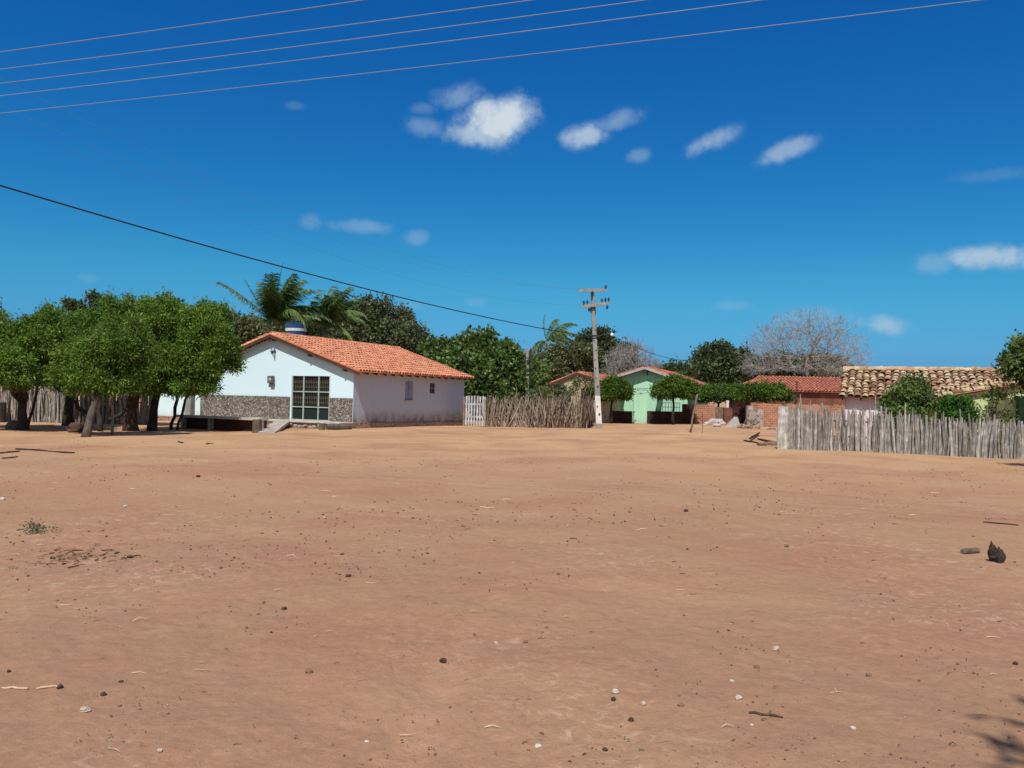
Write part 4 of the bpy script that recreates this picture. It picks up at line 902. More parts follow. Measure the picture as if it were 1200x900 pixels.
# left: stained plaster house with brick gable
LP = V((713 - 600) / F * 58, 58, 0)
lh, lp, tp, dr, dl, lr, ll = gable_house('plaster_house', LP, GD1, GD2, 5.3, 2.25, 2.75, 2.2, 3.45, 9, 'stained yellow plaster house with brick gable and red roof behind the stick fence', M['yellowstucco'], M['roof_red'], ov=.14, front=[(1.45, 2.0, -.1, 2.35)])
mb = MB(); mb.prism([lp(-.015, .95, 2.62), lp(-.015, 2.2, 2.62), lp(-.015, 2.2, 3.38), lp(-.015, .95, 3.0)], D1 * .012); mb.build('brick_gable', M['gablebrick'], lh)
mb = MB(); mb.bar(tp + GD1 * .02 - V(0, 0, .09), tp + GD1 * .02 + dl * ll - V(0, 0, .09), .05, .2); mb.bar(tp + GD1 * .02 - V(0, 0, .09), tp + GD1 * .02 + dr * lr - V(0, 0, .09), .05, .14); mb.build('barge_board', M['rooftimber'], lh)
mb = MB(); p = lp(-.03, 3.05, 1.75); mb.box(p, D1 * .02, GD2 * .32, V(0, 0, .35)); mb.build('window', M['dark'], lh)
# pink house with the old mottled tile roof, set square to the white house
UX = -D2; PQ = V((983 - 600) / F * 36.0, 36.0, 0)
ph = thing('pink_house', PQ, 'low pale pink house with a mottled old barrel tile roof behind the grey fence', 'house')
pq = lambda s, a, z: PQ + D1 * s + UX * a + V(0, 0, z)
PEZ, PRZ, PDP, PLN = 2.02, 3.30, 3.4, 13.0
mb = MB(); gl = lambda x: PEZ + (PRZ - PEZ) * (1 - abs(x - PDP) / PDP) - .06
wall_face(mb, pq(.25, .25, 0), UX, D1, PLN, lambda x: PEZ + .02, -.1, []); wall_face(mb, pq(.0, .25, 0), D1, UX, 2 * PDP, gl, -.1, [], breaks=(PDP,)); mb.build('wall', M['pink'], ph)
sk = math.hypot(PDP, PRZ - PEZ); dnf = nrm(-D1 * PDP + V(0, 0, PEZ - PRZ)); dnb = nrm(D1 * PDP + V(0, 0, PEZ - PRZ)); rtop = pq(PDP, 0, PRZ)
roof_slopes(ph, M['roof_old'], [(rtop, UX, dnf, PLN, sk + .15), (rtop, UX, dnb, PLN, sk + .15)], .30, .36, .024, lift=.032, ridge=(rtop + V(0, 0, .05), rtop + UX * PLN + V(0, 0, .0), None), rr=.17)
# lime wing at the right edge
LY = 31.6
lx0 = wx(1070, LY)
lime = thing('lime_house', V(lx0, LY, 0), 'lime green gabled wing with a reddish eave at the right edge', 'house')
zA = AT(1068, 469.5, LY)[2]; zB = AT(1200, 449, LY)[2]; sl2 = (zB - zA) / (wx(1200, LY) - lx0)
apx = lx0 + 4.9; zap = zA + sl2 * 4.9
mb = MB(); mb.prism([V(lx0 + .3, LY, -.1), V(apx + 4.6, LY, -.1), V(apx + 4.6, LY, zA), V(apx, LY, zap - .1), V(lx0 + .3, LY, zA + .02)], V(0, 2.2, 0)); mb.build('wall', M['lime'], lime)
mb = MB()
for s_ in (-1, 1):
    e = V(apx + s_ * 4.95, LY - .14, zA - .02); mb.prism([V(apx, LY - .14, zap), e, e - V(0, 0, .13), V(apx, LY - .14, zap - .13)], V(0, .05, 0))
mb.build('barge_board', M['rustfascia'], lime)
al_ = nrm(V(0, 1, 0)); ln_ = 4.95 * math.hypot(1, sl2)
roof_slopes(lime, M['roof_old'], [(V(apx, LY - .16, zap + .02), al_, nrm(V(-1, 0, -sl2)), 2.8, ln_), (V(apx, LY - .16, zap + .02), al_, nrm(V(1, 0, -sl2)), 2.8, ln_)], .345, .40, .02, lift=.04, timber=False)
mb = MB(); mb.box(V(wx(1202, LY - .12), LY - .12, 1.0), V(.30, 0, 0), V(0, .1, 0), V(0, 0, 1.12)); mb.build('doorway', M['darkmint'], lime)

# ------------------------------------------------------------------ blue water tank
TZ = .38; tk = AT(347, 385, 62); tank = thing('water_tank', V(tk[0], tk[1], 0), 'blue water tank with a white lid raised behind the white house roof', 'water tank')
mb = MB(); mb.tube([V(tk[0], tk[1], 5.0 + TZ), V(tk[0], tk[1], 5.5 + TZ), V(tk[0], tk[1], 6.6 + TZ)], [.62, .7, .85], 20); mb.build('body', M['tankblue'], tank, False)
mb = MB(); mb.tube([V(tk[0], tk[1], 6.61 + TZ), V(tk[0], tk[1], 6.75 + TZ), V(tk[0], tk[1], 6.95 + TZ)], [.9, .9, .55], 20); mb.build('lid', M['tankwhite'], tank)
mb = MB(); mb.tube([V(tk[0], tk[1], 5.85 + TZ), V(tk[0], tk[1], 6.05 + TZ)], [.765, .80], 20); mb.build('band', M['tankwhite'], tank)
for sx, sy in ((-1, -1), (1, -1), (1, 1), (-1, 1)): mb = MB(); mb.bar(V(tk[0] + sx * .6, tk[1] + sy * .6, -.1), V(tk[0] + sx * .6, tk[1] + sy * .6, 5.0 + TZ), .15, .15); mb.build('leg', M['concrete'], tank)
mb = MB(); mb.box(V(tk[0], tk[1], 4.93 + TZ), V(.8, 0, 0), V(0, .8, 0), V(0, 0, .07)); mb.build('platform', M['concrete'], tank)

# ------------------------------------------------------------------ trees on the left
NG = 'leafy shade trees in a row on the left'
neem = dict(n_per=64, spread=.13, ln=.165, wd=.042, droop=.3, align=.7)
def nt_tree(label, base, fork, r0, lobes, n, mat='neem', bark='bark', path=None, seed=1, **k):
    lobes = [(c - V(0, 0, .10 * q[2]), q * V(.90, .9, .84)) for c, q in lobes]
    return tree('shade_tree', label, NG, base, fork, r0, lobes, n, leafm=M[mat], barkm=M[bark], trunk_path=path, seed=seed, gap=.42, gs=1.0, flatbot=.25, shell=(.45, 1.02), puff=.36, puff_n=22, sprigs=60, **{**neem, **k})
b = on(27, 503.5); nt_tree('leafy shade tree with a forked trunk at the left edge', b, AT(26, 468, b[1]), .20, [lobe(-8, 402, 31.5, 62, 50), lobe(40, 406, 31, 36, 50), lobe(58, 400, 32.5, 24, 40), lobe(5, 432, 30.2, 45, 26), lobe(30, 442, 30.4, 26, 14)], 1250, seed=2)
mb = MB(); limb(mb, AT(26, 472, b[1]), AT(14, 445, b[1]), .13, .08); limb(mb, AT(26, 472, b[1]), AT(36, 440, b[1]), .15, .08); limb(mb, on(33, 498), AT(44, 448, b[1] + .8), .06, .045, 5, .04); mb.build('fork', M['bark'], bpy.data.objects['shade_tree'], True)
b = on(80, 498.5); nt_tree('leafy shade tree with a thick straight trunk before the grey stick fence', b, AT(82, 452, b[1]), .22, [lobe(88, 400, 36, 42, 46), lobe(140, 376, 36.5, 30, 22), lobe(72, 422, 35.2, 20, 34), lobe(84, 444, 35, 28, 15), lobe(125, 392, 37, 42, 38)], 1150, 'neem2', seed=5)
b = on(100, 511.5); nt_tree('leafy shade tree nearest the camera with a pale leaning trunk', b, AT(116, 458, b[1] + .4), .14, [lobe(128, 412, 29.2, 44, 46), lobe(95, 430, 28.9, 30, 30), lobe(150, 432, 29.2, 28, 32), lobe(112, 447, 28.5, 32, 10), lobe(140, 450, 28.7, 20, 8)], 1350, bark='barklean', path=[AT(107, 485, b[1] + .1)], seed=9)
b = on(154, 503.5); nt_tree('leafy shade tree with a thick reddish trunk midway in the row', b, AT(160, 455, b[1]), .29, [lobe(165, 390, 33.5, 48, 42), lobe(188, 372, 34, 36, 26), lobe(180, 425, 33, 40, 38), lobe(165, 448, 32.6, 34, 15)], 1250, bark='barkbrown', path=[AT(153, 480, b[1])], seed=13)
b = on(178, 503); nt_tree('leafy shade tree at the right end of the row, crown overlapping the house', b, AT(185, 452, b[1]), .19, [lobe(222, 400, 34, 48, 48), lobe(250, 418, 33.6, 31, 42), lobe(244, 374, 34.2, 26, 20), lobe(212, 435, 33.4, 40, 28), lobe(222, 452, 33.2, 34, 10)], 1500, path=[AT(180, 480, b[1])], seed=17)
def stick_thing(a, b_, r0, r1, label, mat='bark', name='prop_stick', cat='stick', wob=.05):
    mb = MB(); limb(mb, a, b_, r0, r1, 6, wob, 7); return tag(mb.build(name, M[mat], None, True, a), label, cat)
p = on(200, 501.5); stick_thing(p - V(0, 0, .05), AT(210, 450, p[1] + .3), .075, .06, 'nearly upright dark stick propping the crown before the white annex wall')
p = on(207, 502.5); stick_thing(p - V(0, 0, .05), AT(223, 452, p[1] + .4), .06, .05, 'slanting dark stick leaning right before the white annex wall')
p = on(118, 505); stick_thing(p - V(0, 0, .05), AT(114, 455, p[1] + .3), .11, .08, 'thin dark upright trunk just right of the pale leaning trunk', name='thin_tree', cat='tree')
p = on(132, 509); stick_thing(p - V(0, 0, .05), AT(131, 462, p[1] + .2), .055, .045, 'thin grey upright pole under the crowns before the reddish trunk', 'barkgrey', name='thin_tree', cat='tree')
stick_thing(AT(86, 470, 33), AT(104, 490, 32), .07, .10, 'dark fallen branch slanting between the thick straight trunk and the pale leaning one', name='fallen_branch', cat='branch')
stick_thing(AT(128, 492, 32), AT(150, 480, 32.5), .09, .07, 'dark branch slanting low against the thick reddish trunk', name='fallen_branch', cat='branch')
def rock(name, px, py, sz, mat, label, cat='stone', n=9, m=6, jit=.18, grp=None, sink=.35, Y=None):
    p = on(px, py); sz = np.asarray(sz) * np.ones(3); mb = MB(); mb.ball(p + V(0, 0, sz[2] * (1 - sink * 2 + .3)), sz, n, m, jit); return tag(mb.build(name, M[mat], None, False, p), label, cat, grp)
rock('root_lump', 16, 502.5, (.32, .25, .22), 'log', 'grey woody root lump beside the forked trunk at the left edge', 'root')
stump(2, 495, .35, .9, 'dark stump standing at the very left edge by the grey fence', 'bark')
rock('root_mound', 93, 506, (.55, .4, .22), 'barkbrown', 'earthy root mound beside the pale leaning trunk', 'root')

# ------------------------------------------------------------------ clipped round trees by the green house
CG = 'clipped round trees before the green house'
cl = dict(n_per=36, spread=.13, ln=.22, wd=.07, droop=.15, align=.5)
def clip(label, basepx, fork, lobes, n, Y, r=.10, bark='bark', seed=1, mat='clipped', path=None):
    lobes = [(c, q * V(.88, .88, .80)) for c, q in lobes]
    b = V(wx(basepx, Y), Y, 0); return tree('clipped_tree', label, CG, b, AT(*fork, Y), r, lobes, n, leafm=M[mat], barkm=M[bark], seed=seed, gap=.15, gs=.8, flatbot=.55, shell=(.35, 1.0), trunk_path=path, **cl)
clip('round clipped tree just right of the whitewashed pole foot', 717, (717, 470), [lobe(714, 462, 56.8, 27, 19, 13), lobe(722, 456, 56.8, 20, 14, 11)], 560, 56.8, seed=3)
clip('broad umbrella shaped clipped tree right of the green portal', 790, (789, 466), [lobe(788, 456, 56.8, 30, 16, 13), lobe(776, 461, 56.8, 15, 11, 11), lobe(803, 460, 56.8, 15, 11, 11)], 600, 56.8, seed=6)
clip('dark flat topped clipped tree above the brown gate and rubble', 842, (842, 472), [lobe(838, 463, 60, 22, 12), lobe(862, 462, 60, 20, 12), lobe(826, 465, 60, 12, 10)], 620, 60, seed=8, mat='neem2')
clip('flat topped clipped tree before the long brick wall', 898, (898, 470), [lobe(898, 462, 57, 29, 12), lobe(880, 463, 57, 20, 11), lobe(915, 464, 57, 15, 9)], 640, 57, seed=10)
b = V(wx(769, 59.1), 59.1, 0); tr = thing('painted_tree', b, 'dark green painted tree trunk slanting up right of the portal', 'tree'); mb = MB(); mb.tube([b, AT(771, 483, 59.1), AT(775, 462, 59.1)], [.22, .2, .2], 10); mb.build('trunk', M['greentrunk'], tr, True)

# ------------------------------------------------------------------ trees behind
BG = 'trees standing behind the houses'
def far(label, px, Y, lobes, n, n_per, ln, wd, mat, bark='bark', r=.22, seed=1, gap=.4, gs=1.6, spread=.3, shell=(.35, 1.04), name='background_tree', droop=.15, align=.4, fork=None, flatbot=.15):
    b = V(wx(px, Y), Y, 0); c = np.mean([l[0] for l in lobes], 0); f = AT(*fork, Y) if fork else V(c[0], c[1], max(.8, c[2] * .5))
    return tree(name, label, BG, b, f, r, lobes, n, n_per, spread, ln, wd, M[mat], M[bark], seed=seed, gap=gap, gs=gs, shell=shell, droop=droop, align=align, flatbot=flatbot, limbs_n=16, sprigs=24)
far('dense broad crowned tree with a greyish crown behind the white house ridge', 445, 66, [lobe(432, 382, 66, 34, 26), lobe(455, 385, 66, 24, 26), lobe(415, 395, 65, 26, 22), lobe(450, 402, 65, 36, 18)], 900, 30, .30, .15, 'dusty', 'barkgrey', seed=21)
far('small rounded tree behind the right end of the white house ridge', 486, 64, [lobe(484, 400, 64, 15, 17), lobe(476, 412, 64, 14, 13)], 260, 30, .28, .13, 'dusty', 'barkgrey', .12, 22)
far('broad lush tree with large glossy leaves right of the white house', 556, 56, [lobe(553, 418, 56, 30, 20), lobe(525, 417, 56.5, 25, 15), lobe(576, 435, 55.5, 25, 24), lobe(545, 445, 55, 34, 28), lobe(520, 445, 55.5, 25, 28), lobe(558, 405, 56, 14, 9), lobe(594, 414, 56, 9, 6), lobe(580, 470, 55, 26, 18), lobe(602, 450, 56, 14, 22)], 1500, 30, .34, .20, 'almond', 'bark', .25, 23, .5, 1.5)
far('bushy green tree behind the left end of the crooked stick fence', 612, 60, [lobe(612, 440, 60, 20, 20), lobe(607, 462, 58, 18, 22), lobe(622, 446, 59, 11, 14)], 520, 28, .3, .14, 'bush', seed=24, r=.12)
far('olive scrubby tree behind the stained plaster house', 655, 78, [lobe(652, 432, 78, 34, 18), lobe(636, 443, 77, 22, 18), lobe(672, 420, 78, 24, 18)], 540, 26, .36, .15, 'scrub', seed=25, gap=.55)
far('dark round topped tree directly behind the tall utility pole', 698, 82, [lobe(695, 412, 82, 26, 18), lobe(718, 415, 82, 22, 17), lobe(700, 432, 81, 42, 18)], 620, 28, .42, .2, 'darktree', seed=26)
far('olive half bare tree between the tall pole and the leafless tree', 726, 80, [lobe(726, 428, 80, 20, 16), lobe(740, 436, 80, 16, 10)], 170, 22, .38, .13, 'scrub', 'barkgrey', .1, 27, .7)
far('low dark trees far behind the mint green house', 805, 120, [lobe(790, 442, 120, 26, 9), lobe(812, 438, 121, 22, 9), lobe(826, 440, 119, 20, 10), lobe(770, 442, 119, 14, 8)], 420, 24, .6, .28, 'darktree', seed=28, spread=.5)
far('dark wide tree between the mint green house and the bare tree', 850, 85, [lobe(848, 424, 85, 28, 17), lobe(868, 438, 84, 36, 16), lobe(835, 438, 84, 22, 14), lobe(905, 438, 84, 36, 12), lobe(840, 412, 85, 14, 8)], 900, 28, .42, .19, 'darktree', seed=29)
far('dark low tree under the spreading leafless tree', 945, 92, [lobe(940, 434, 92, 40, 12), lobe(965, 430, 92, 28, 14), lobe(912, 432, 92, 28, 12)], 420, 24, .45, .2, 'scrub', seed=30, gap=.5)
far('dark slender treetops just showing above the shade trees at left', 115, 90, [lobe(110, 360, 90, 6, 8), lobe(84, 362, 90, 4, 6), lobe(92, 368, 91, 6, 6), lobe(124, 364, 90, 6, 5), lobe(138, 364, 91, 4, 4), lobe(58, 372, 91, 5, 4), lobe(205, 360, 91, 6, 4), lobe(112, 350, 90, 3, 6)], 90, 22, .5, .22, 'darktree', seed=31, gap=.5, spread=.28)
far('green bushy tree with a feathery crown between shade trees and palms', 270, 52, [lobe(264, 384, 52, 12, 9), lobe(285, 396, 52, 14, 16), lobe(302, 402, 54, 12, 10)], 330, 28, .3, .1, 'scrub', seed=32, r=.1)
far('leafy tree filling the gap behind the palms and the water tank', 340, 70, [lobe(340, 398, 70, 36, 14), lobe(375, 398, 70, 34, 16), lobe(330, 385, 70, 14, 14)], 420, 26, .36, .17, 'darktree', seed=33)
far('leafy tree hanging over the lime green wing at the right edge', 1235, 29.6, [lobe(1216, 424, 29.6, 26, 15), lobe(1191, 432, 29.6, 11, 8), lobe(1214, 440, 29.6, 14, 6)], 170, 28, .19, .10, 'bush', seed=34, r=.12, spread=.2, gs=.7)
stick_thing(AT(1218, 436, 29.4), AT(1167, 423, 29.5), .07, .03, 'bare brown branch poking out of the leafy tree at the right edge', 'barkbrown', name='bare_branch', cat='branch')
# bushes behind the grey fence
SG = 'bushes growing behind the grey stake fence'
def bush(label, px, Y, lobes, n, mat, seed, ln=.15, wd=.075, gap=.4, n_per=26, spread=.12):
    b = V(wx(px, Y), Y, 0); return tree('bush', label, SG, b, V(b[0], b[1], .7), .05, lobes, n, n_per, spread, ln, wd, M[mat], M['barkgrey'], seed=seed, gap=gap, gs=.6, shell=(.3, 1.05), droop=.15, align=.4, limbs_n=14, cat='bush')
bush('large loose green bush overlapping the mottled tile roof', 1066, 31.5, [lobe(1064, 466, 31.5, 21, 16), lobe(1046, 472, 31.4, 12, 11), lobe(1082, 474, 31.5, 11, 10), lobe(1072, 453, 31.6, 12, 9), lobe(1060, 488, 31, 20, 10)], 360, 'bush', 41, gap=.75)
bush('rounded bright green feathery bush right of the large loose bush', 1122, 31.0, [lobe(1123, 479, 31, 13, 11), lobe(1116, 489, 31, 12, 10), lobe(1131, 492, 30.8, 12, 9)], 260, 'brightbush', 42, .18, .05, .2)
bush('leafy creeper hanging in front of the lime green wall', 1165, 30.5, [lobe(1168, 464, 30.6, 22, 6), lobe(1150, 484, 30.5, 14, 6), lobe(1178, 488, 30.4, 14, 5), lobe(1190, 458, 30.5, 12, 9), lobe(1140, 470, 30.5, 10, 6)], 22, 'bush', 43, .15, .07, .75)
bush('dusty creeper growing over the crooked stick fence', 648, 47.6, [lobe(640, 468, 47.6, 20, 10), lobe(655, 476, 47.4, 15, 10), lobe(628, 476, 47.4, 16, 10), lobe(690, 452, 52, 6, 14)], 45, 'scrub', 44, .22, .08, .7)
bush('leafy branches against the stained plaster wall', 668, 53, [lobe(655, 458, 54, 18, 8), lobe(676, 452, 54, 8, 12), lobe(640, 462, 53, 18, 9)], 40, 'scrub', 45, .26, .11, .85)

# ------------------------------------------------------------------ leafless trees
def bare_tree(label, px, Y, fork, crown_c, crown_r, n_att, r0, mat='twig', seed=1, rtip=.012):
    r_ = np.random.default_rng(seed); base = V(wx(px, Y), Y, 0); t = thing('leafless_tree', base, label, 'tree', 'leafless grey trees behind the houses'); fk = AT(*fork, Y)
    c = AT(*crown_c, Y); R_ = V(crown_r[0] * Y / F, crown_r[0] * Y / F * .8, crown_r[1] * Y / F)
    d = r_.normal(size=(n_att * 3, 3)); d /= np.linalg.norm(d, axis=1)[:, None]; d = d[d[:, 2] > -.25][:n_att]; n_att = len(d)
    rad = r_.uniform(.35, 1.0, n_att) ** .55; d[:, 2] = np.where(d[:, 2] < 0, d[:, 2] * .5, d[:, 2]); A = c + d * R_ * (rad * (1 + .06 * r_.normal(size=n_att)))[:, None]
    A = A[np.argsort(np.linalg.norm(A - fk, axis=1))]
    P = [fk]; par = [-1]; dep = [0.0]; dirn = [V(0, 0, 1)]
    for a in A:
        Pn = np.array(P); v = a - Pn; ds = np.linalg.norm(v, axis=1); al = (v * np.array(dirn)).sum(1) / (ds + 1e-6)
        cost = ds * (1.35 - .35 * al) + .33 * np.array(dep) * (1 - .0) ; cost = cost + np.where(al < .1, 3.0, 0); k = int(np.argmin(cost)); n = max(1, int(ds[k] / .55)); p0 = P[k]; d0 = dirn[k]
        for i in range(1, n + 1):
            u = i / n; q = p0 + (a - p0) * u + d0 * ds[k] * .22 * u * (1 - u) + (r_.normal(size=3) * .045 if i < n else 0)
            P.append(q); par.append(k if i == 1 else len(P) - 2); dep.append(dep[par[-1]] + np.linalg.norm(q - P[par[-1]])); dirn.append(nrm(q - P[par[-1]]))
    n = len(P); w_ = np.zeros(n); ch = np.zeros(n, int)
    for i in range(1, n): ch[par[i]] += 1
    for i in range(n - 1, 0, -1):
        w_[i] = max(w_[i], rtip ** 2.3) if ch[i] == 0 else w_[i]; w_[par[i]] += w_[i]
    rr = w_ ** (1 / 2.3); k_ = r0 * .8 / rr[0]; rr = np.where(rr > rtip * 1.5, rr * (1 + (k_ - 1) * np.clip(rr / rr[0], 0, 1)), rr)
    mb = MB(); mb.tube([base, base * .5 + fk * .5 + V(.1, 0, 0), fk + V(0, 0, .05)], [r0 * 1.2, r0, r0 * .85], 8, True, .06); mb.build('trunk', M['barkgrey'], t, True)
    big = MB(); tw = MB()
    for i in range(1, n):
        ra = min(rr[par[i]], rr[i] * 1.5); b_ = big if rr[i] > .04 else tw
        b_.tube([P[par[i]], P[i]], [ra, rr[i]], 5 if rr[i] > .04 else 3, False)
        if rr[i] < .03:
            for _ in range(5 if ch[i] == 0 else 1):
                e = nrm(dirn[i] + r_.normal(size=3) * .55 + V(0, 0, .1)); q = P[i] + e * r_.uniform(.35, .8); tw.tube([P[i], q], [rtip * .75, rtip * .45], 3, False)
                if r_.random() < .6: tw.tube([P[i] * .5 + q * .5, P[i] * .5 + q * .5 + nrm(e + r_.normal(size=3) * .6) * .35], [rtip * .55, rtip * .4], 3, False)
    big.build('limbs', M['barkgrey'], t); tw.build('twigs', M[mat], t); return t
bare_tree('large spreading leafless grey tree behind the red roofed brick house', 945, 78, (943, 434), (942, 430), (73, 66), 1800, .30, seed=4, rtip=.012)
bare_tree('smaller leafless grey tree behind the left slope of the green house', 738, 76, (738, 450), (741, 440), (34, 40), 700, .15, seed=7)

# ------------------------------------------------------------------ palms
def palm(label, px, Y, crown, fronds, trunk_r=.16, wind=.25, L0=3.4, seed=1, ldrop=.55, mat='palm'):
    r_ = np.random.default_rng(seed); top_ = AT(*crown, Y); base = V(top_[0] + .3, Y, 0)
    t = thing('coconut_palm', base, label, 'palm tree', 'wind blown coconut palms'); mb = MB()
    mb.tube([base - V(0, 0, .1), base * .66 + top_ * .34 + V(.1, 0, 0), base * .33 + top_ * .67 + V(.1, 0, 0), top_], [trunk_r * 1.4, trunk_r * 1.1, trunk_r, trunk_r], 10, True, .05); mb.build('trunk', M['barkgrey'], t, True)
    for (az, el, ln, droop, m_, lw) in fronds:
        d = V(math.cos(az) * math.cos(el), math.sin(az) * math.cos(el), math.sin(el)); n = 12; p = top_.copy(); pts = [p]; dd = d.copy()
        for i in range(n):
            dd = nrm(dd + V(wind * .5, 0, -droop) / n * (1 + 1.2 * i / n)); p = p + dd * ln / n; pts.append(p)
        pts = np.array(pts); mb = MB(); mb.tube(pts, [.05 - .042 * i / n for i in range(n + 1)], 4)
        nl = 60; vs = []
        for i in range(nl):
            u = .10 + .9 * i / nl; f = u * n; k = min(int(f), n - 1); pt = pts[k] + (pts[k + 1] - pts[k]) * (f - k); tg = nrm(pts[k + 1] - pts[k])
            sd_ = nrm(np.cross(tg, V(0, 0, 1) + r_.normal(size=3) * .05)); ll_ = lw * (math.sin(min(1, u * 1.15) * math.pi * .92) * .75 + .35) * r_.uniform(.85, 1.15)
            for s in (-1, 1):
                ld = nrm(sd_ * s * .8 + tg * .75 + V(wind * 1.3, 0, -ldrop) + r_.normal(size=3) * .12); ld2 = nrm(ld + V(wind, 0, -.55)); wv = nrm(np.cross(ld, sd_ * s + V(0, 0, .6))) * .034
                a = pt; b = pt + ld * ll_ * .5; c = b + ld2 * ll_ * .5; vs.append((a - wv * .5, a + wv * .5, b + wv, b - wv)); vs.append((b - wv, b + wv, c + wv * .15, c - wv * .15))
        for q in vs: mb.add(q, [(0, 1, 2, 3)])
        mb.build('frond', M[m_], t)
    return t
pi = math.pi
def fr_set(seed, n, L0, spread_up=.5):
    r_ = np.random.default_rng(seed); out = []
    for i in range(n):
        az = r_.uniform(-1.9, 1.9); el = r_.uniform(.85, 1.45); out.append((az, el, L0 * r_.uniform(.8, 1.1), r_.uniform(.5, 1.0), 'palm', 1.0))
    return out
PALMY = 1
palm('taller coconut palm with a wind blown crown just above the house gable', 318, 56, (319, 379), fr_set(3, 11, 3.9) + [(0.2, .95, 4.2, 1.1, 'palm', 1.0), (1.2, 1.2, 4.5, .7, 'palm', 1.0), (pi * .98, .80, 4.9, .40, 'palm', .75), (.15, .80, 4.6, 1.1, 'palm', .9), (pi * 1.12, .55, 3.6, 1.0, 'palm', .7), (pi, .95, 3.6, .1, 'palm', .22), (1.4, 1.42, 4.4, -.1, 'palm', .12), (-1.35, .75, 3.0, 2.0, 'palmlit', .8), (-.1, .5, 3.4, .5, 'palm', .7), (-.7, .9, 4.2, 1.5, 'palmlit', .9), (.5, .7, 4.1, 1.0, 'palm', 1.0), (-2.0, .6, 2.8, 2.0, 'palmlit', .8), (2.4, 1.1, 3.8, .5, 'palm', 1.0), (-1.5, 1.1, 4.0, .9, 'palm', 1.0)], seed=3)
palm('shorter coconut palm right of the blue water tank', 380, 58, (380, 383), fr_set(8, 11, 3.2) + [(1.6, 1.25, 3.4, .6, 'palm', .9), (.3, .9, 3.4, 1.2, 'palm', .9), (pi, .75, 3.3, .5, 'palm', .8), (-.2, .95, 3.4, 1.0, 'palmlit', .9), (-.5, .4, 3.0, 1.2, 'palmlit', .8), (pi * .9, .55, 3.4, .3, 'palm', .3), (-1.4, 1.1, 3.4, .9, 'palm', .9), (2.2, 1.2, 3.2, .5, 'palm', .9)], seed=8)
palm('low coconut palm frond clump arching just over the white house ridge', 402, 54, (400, 404), [(-.6, .5, 2.2, 2.2, 'palmlit', .6), (2.6, .6, 2.0, 2.0, 'palmlit', .6), (.3, .7, 2.0, 2.0, 'palmlit', .6), (-2.4, .6, 1.8, 2.0, 'palmlit', .6)], seed=9)
palm('distant windswept coconut palm between the small pole and the tall pole', 645, 92, (641, 400), [(0.0, .9, 4.2, 1.1, 'palm', 1.1), (.6, .7, 4.4, 1.1, 'palm', 1.1), (-.5, .6, 4.2, 1.3, 'palm', 1.1), (1.5, 1.2, 4.0, .8, 'palm', 1.1), (.2, .3, 4.4, .8, 'palm', 1.0), (2.1, 1.0, 3.6, -.1, 'palm', .3), (pi, .35, 2.6, 1.6, 'palm', 1.0), (-1.2, .9, 3.8, 1.2, 'palm', 1.1), (.1, 1.2, 4.2, 1.0, 'palm', 1.1), (-2.4, .2, 2.6, 1.6, 'palm', 1.0), (.9, 1.0, 4.0, 1.0, 'palm', 1.1)], wind=.5, seed=10)

# off to the right: trees whose shade falls into the picture
far('leafy tree off to the right whose shade reaches the right edge', 1300, 20.5, [(V(15.2, 20.8, 3.9), V(1.2, 1.1, .7)), (V(16.6, 20.4, 4.6), V(1.4, 1.4, 1.0))], 300, 26, .22, .09, 'bush', seed=51, r=.12, spread=.18, gs=.6, gap=.55, fork=(1330, 440))
t_ = tree('shade_tree', 'tall leafy tree standing close behind the camera on the right', None, V(4.6, -3.0, 0), V(4.2, -2.6, 5.0), .18, [(V(2.4, -1.45, 7.6), V(.8, .5, .6)), (V(3.1, -1.75, 7.8), V(.8, .6, .6)), (V(2.0, -1.15, 7.5), V(.3, .18, .25)), (V(3.4, -2.4, 8.4), V(1.4, 1.2, 1.0)), (V(2.6, -.8, 7.4), V(.3, .2, .25))], 220, 28, .16, .24, .08, M['neem'], M['bark'], seed=52, gap=.35, gs=.8, shell=(.3, 1.05), droop=.4, align=.5)

# ------------------------------------------------------------------ rubble, sticks, debris
rb = thing('rubble_sacks', on(838, 498.5), 'pale heap of sacks and broken plaster below the sunlit brick wall', 'rubble heap'); 
for q in ((829, 498, .28, .15), (836, 497.5, .40, .27), (843, 497.5, .36, .25), (847, 498.5, .25, .16), (840, 499.5, .3, .14), (826, 499, .15, .1)):
    p = on(q[0], q[1]); mb = MB(); mb.ball(p + V(0, 0, q[3] * .6), (q[2], q[2] * .8, q[3]), 10, 6, .12); mb.build('sack', M['sackwhite'], rb)
p = on(859, 499.5); mb = MB(); pk = AT(862, 488.5, p[1] + .6)
mb.add([on(850, 499.5) , on(868, 499.8), pk + V(.15, 0, 0), pk - V(.1, 0, 0), on(851, 498.6) + V(0, .6, -.05), on(869, 498.7) + V(0, .6, -.05), pk + V(.15, .4, -.1), pk + V(-.1, .4, -.1)], [(0, 1, 2, 3), (4, 7, 6, 5), (0, 4, 5, 1), (1, 5, 6, 2), (2, 6, 7, 3), (3, 7, 4, 0)])
tag(mb.build('concrete_slab', M['rubblegrey'], None, False, p), 'tilted grey concrete slab leaning in the rubble heap', 'slab')
rb = thing('debris_heap', on(873, 500), 'dark heap of broken boards and earth before the crumbling plaster wall', 'debris'); mb = MB()
for q in range(9): mb = MB(); a = on(868 + rng.uniform(0, 12), 500.5 + rng.uniform(-1, .5)); mb.bar(a, a + V(rng.uniform(-.2, .8), rng.uniform(-.2, .3), rng.uniform(.1, .75)), .10, .04); mb.build('board', M['stickdark'], rb)
mb = MB()
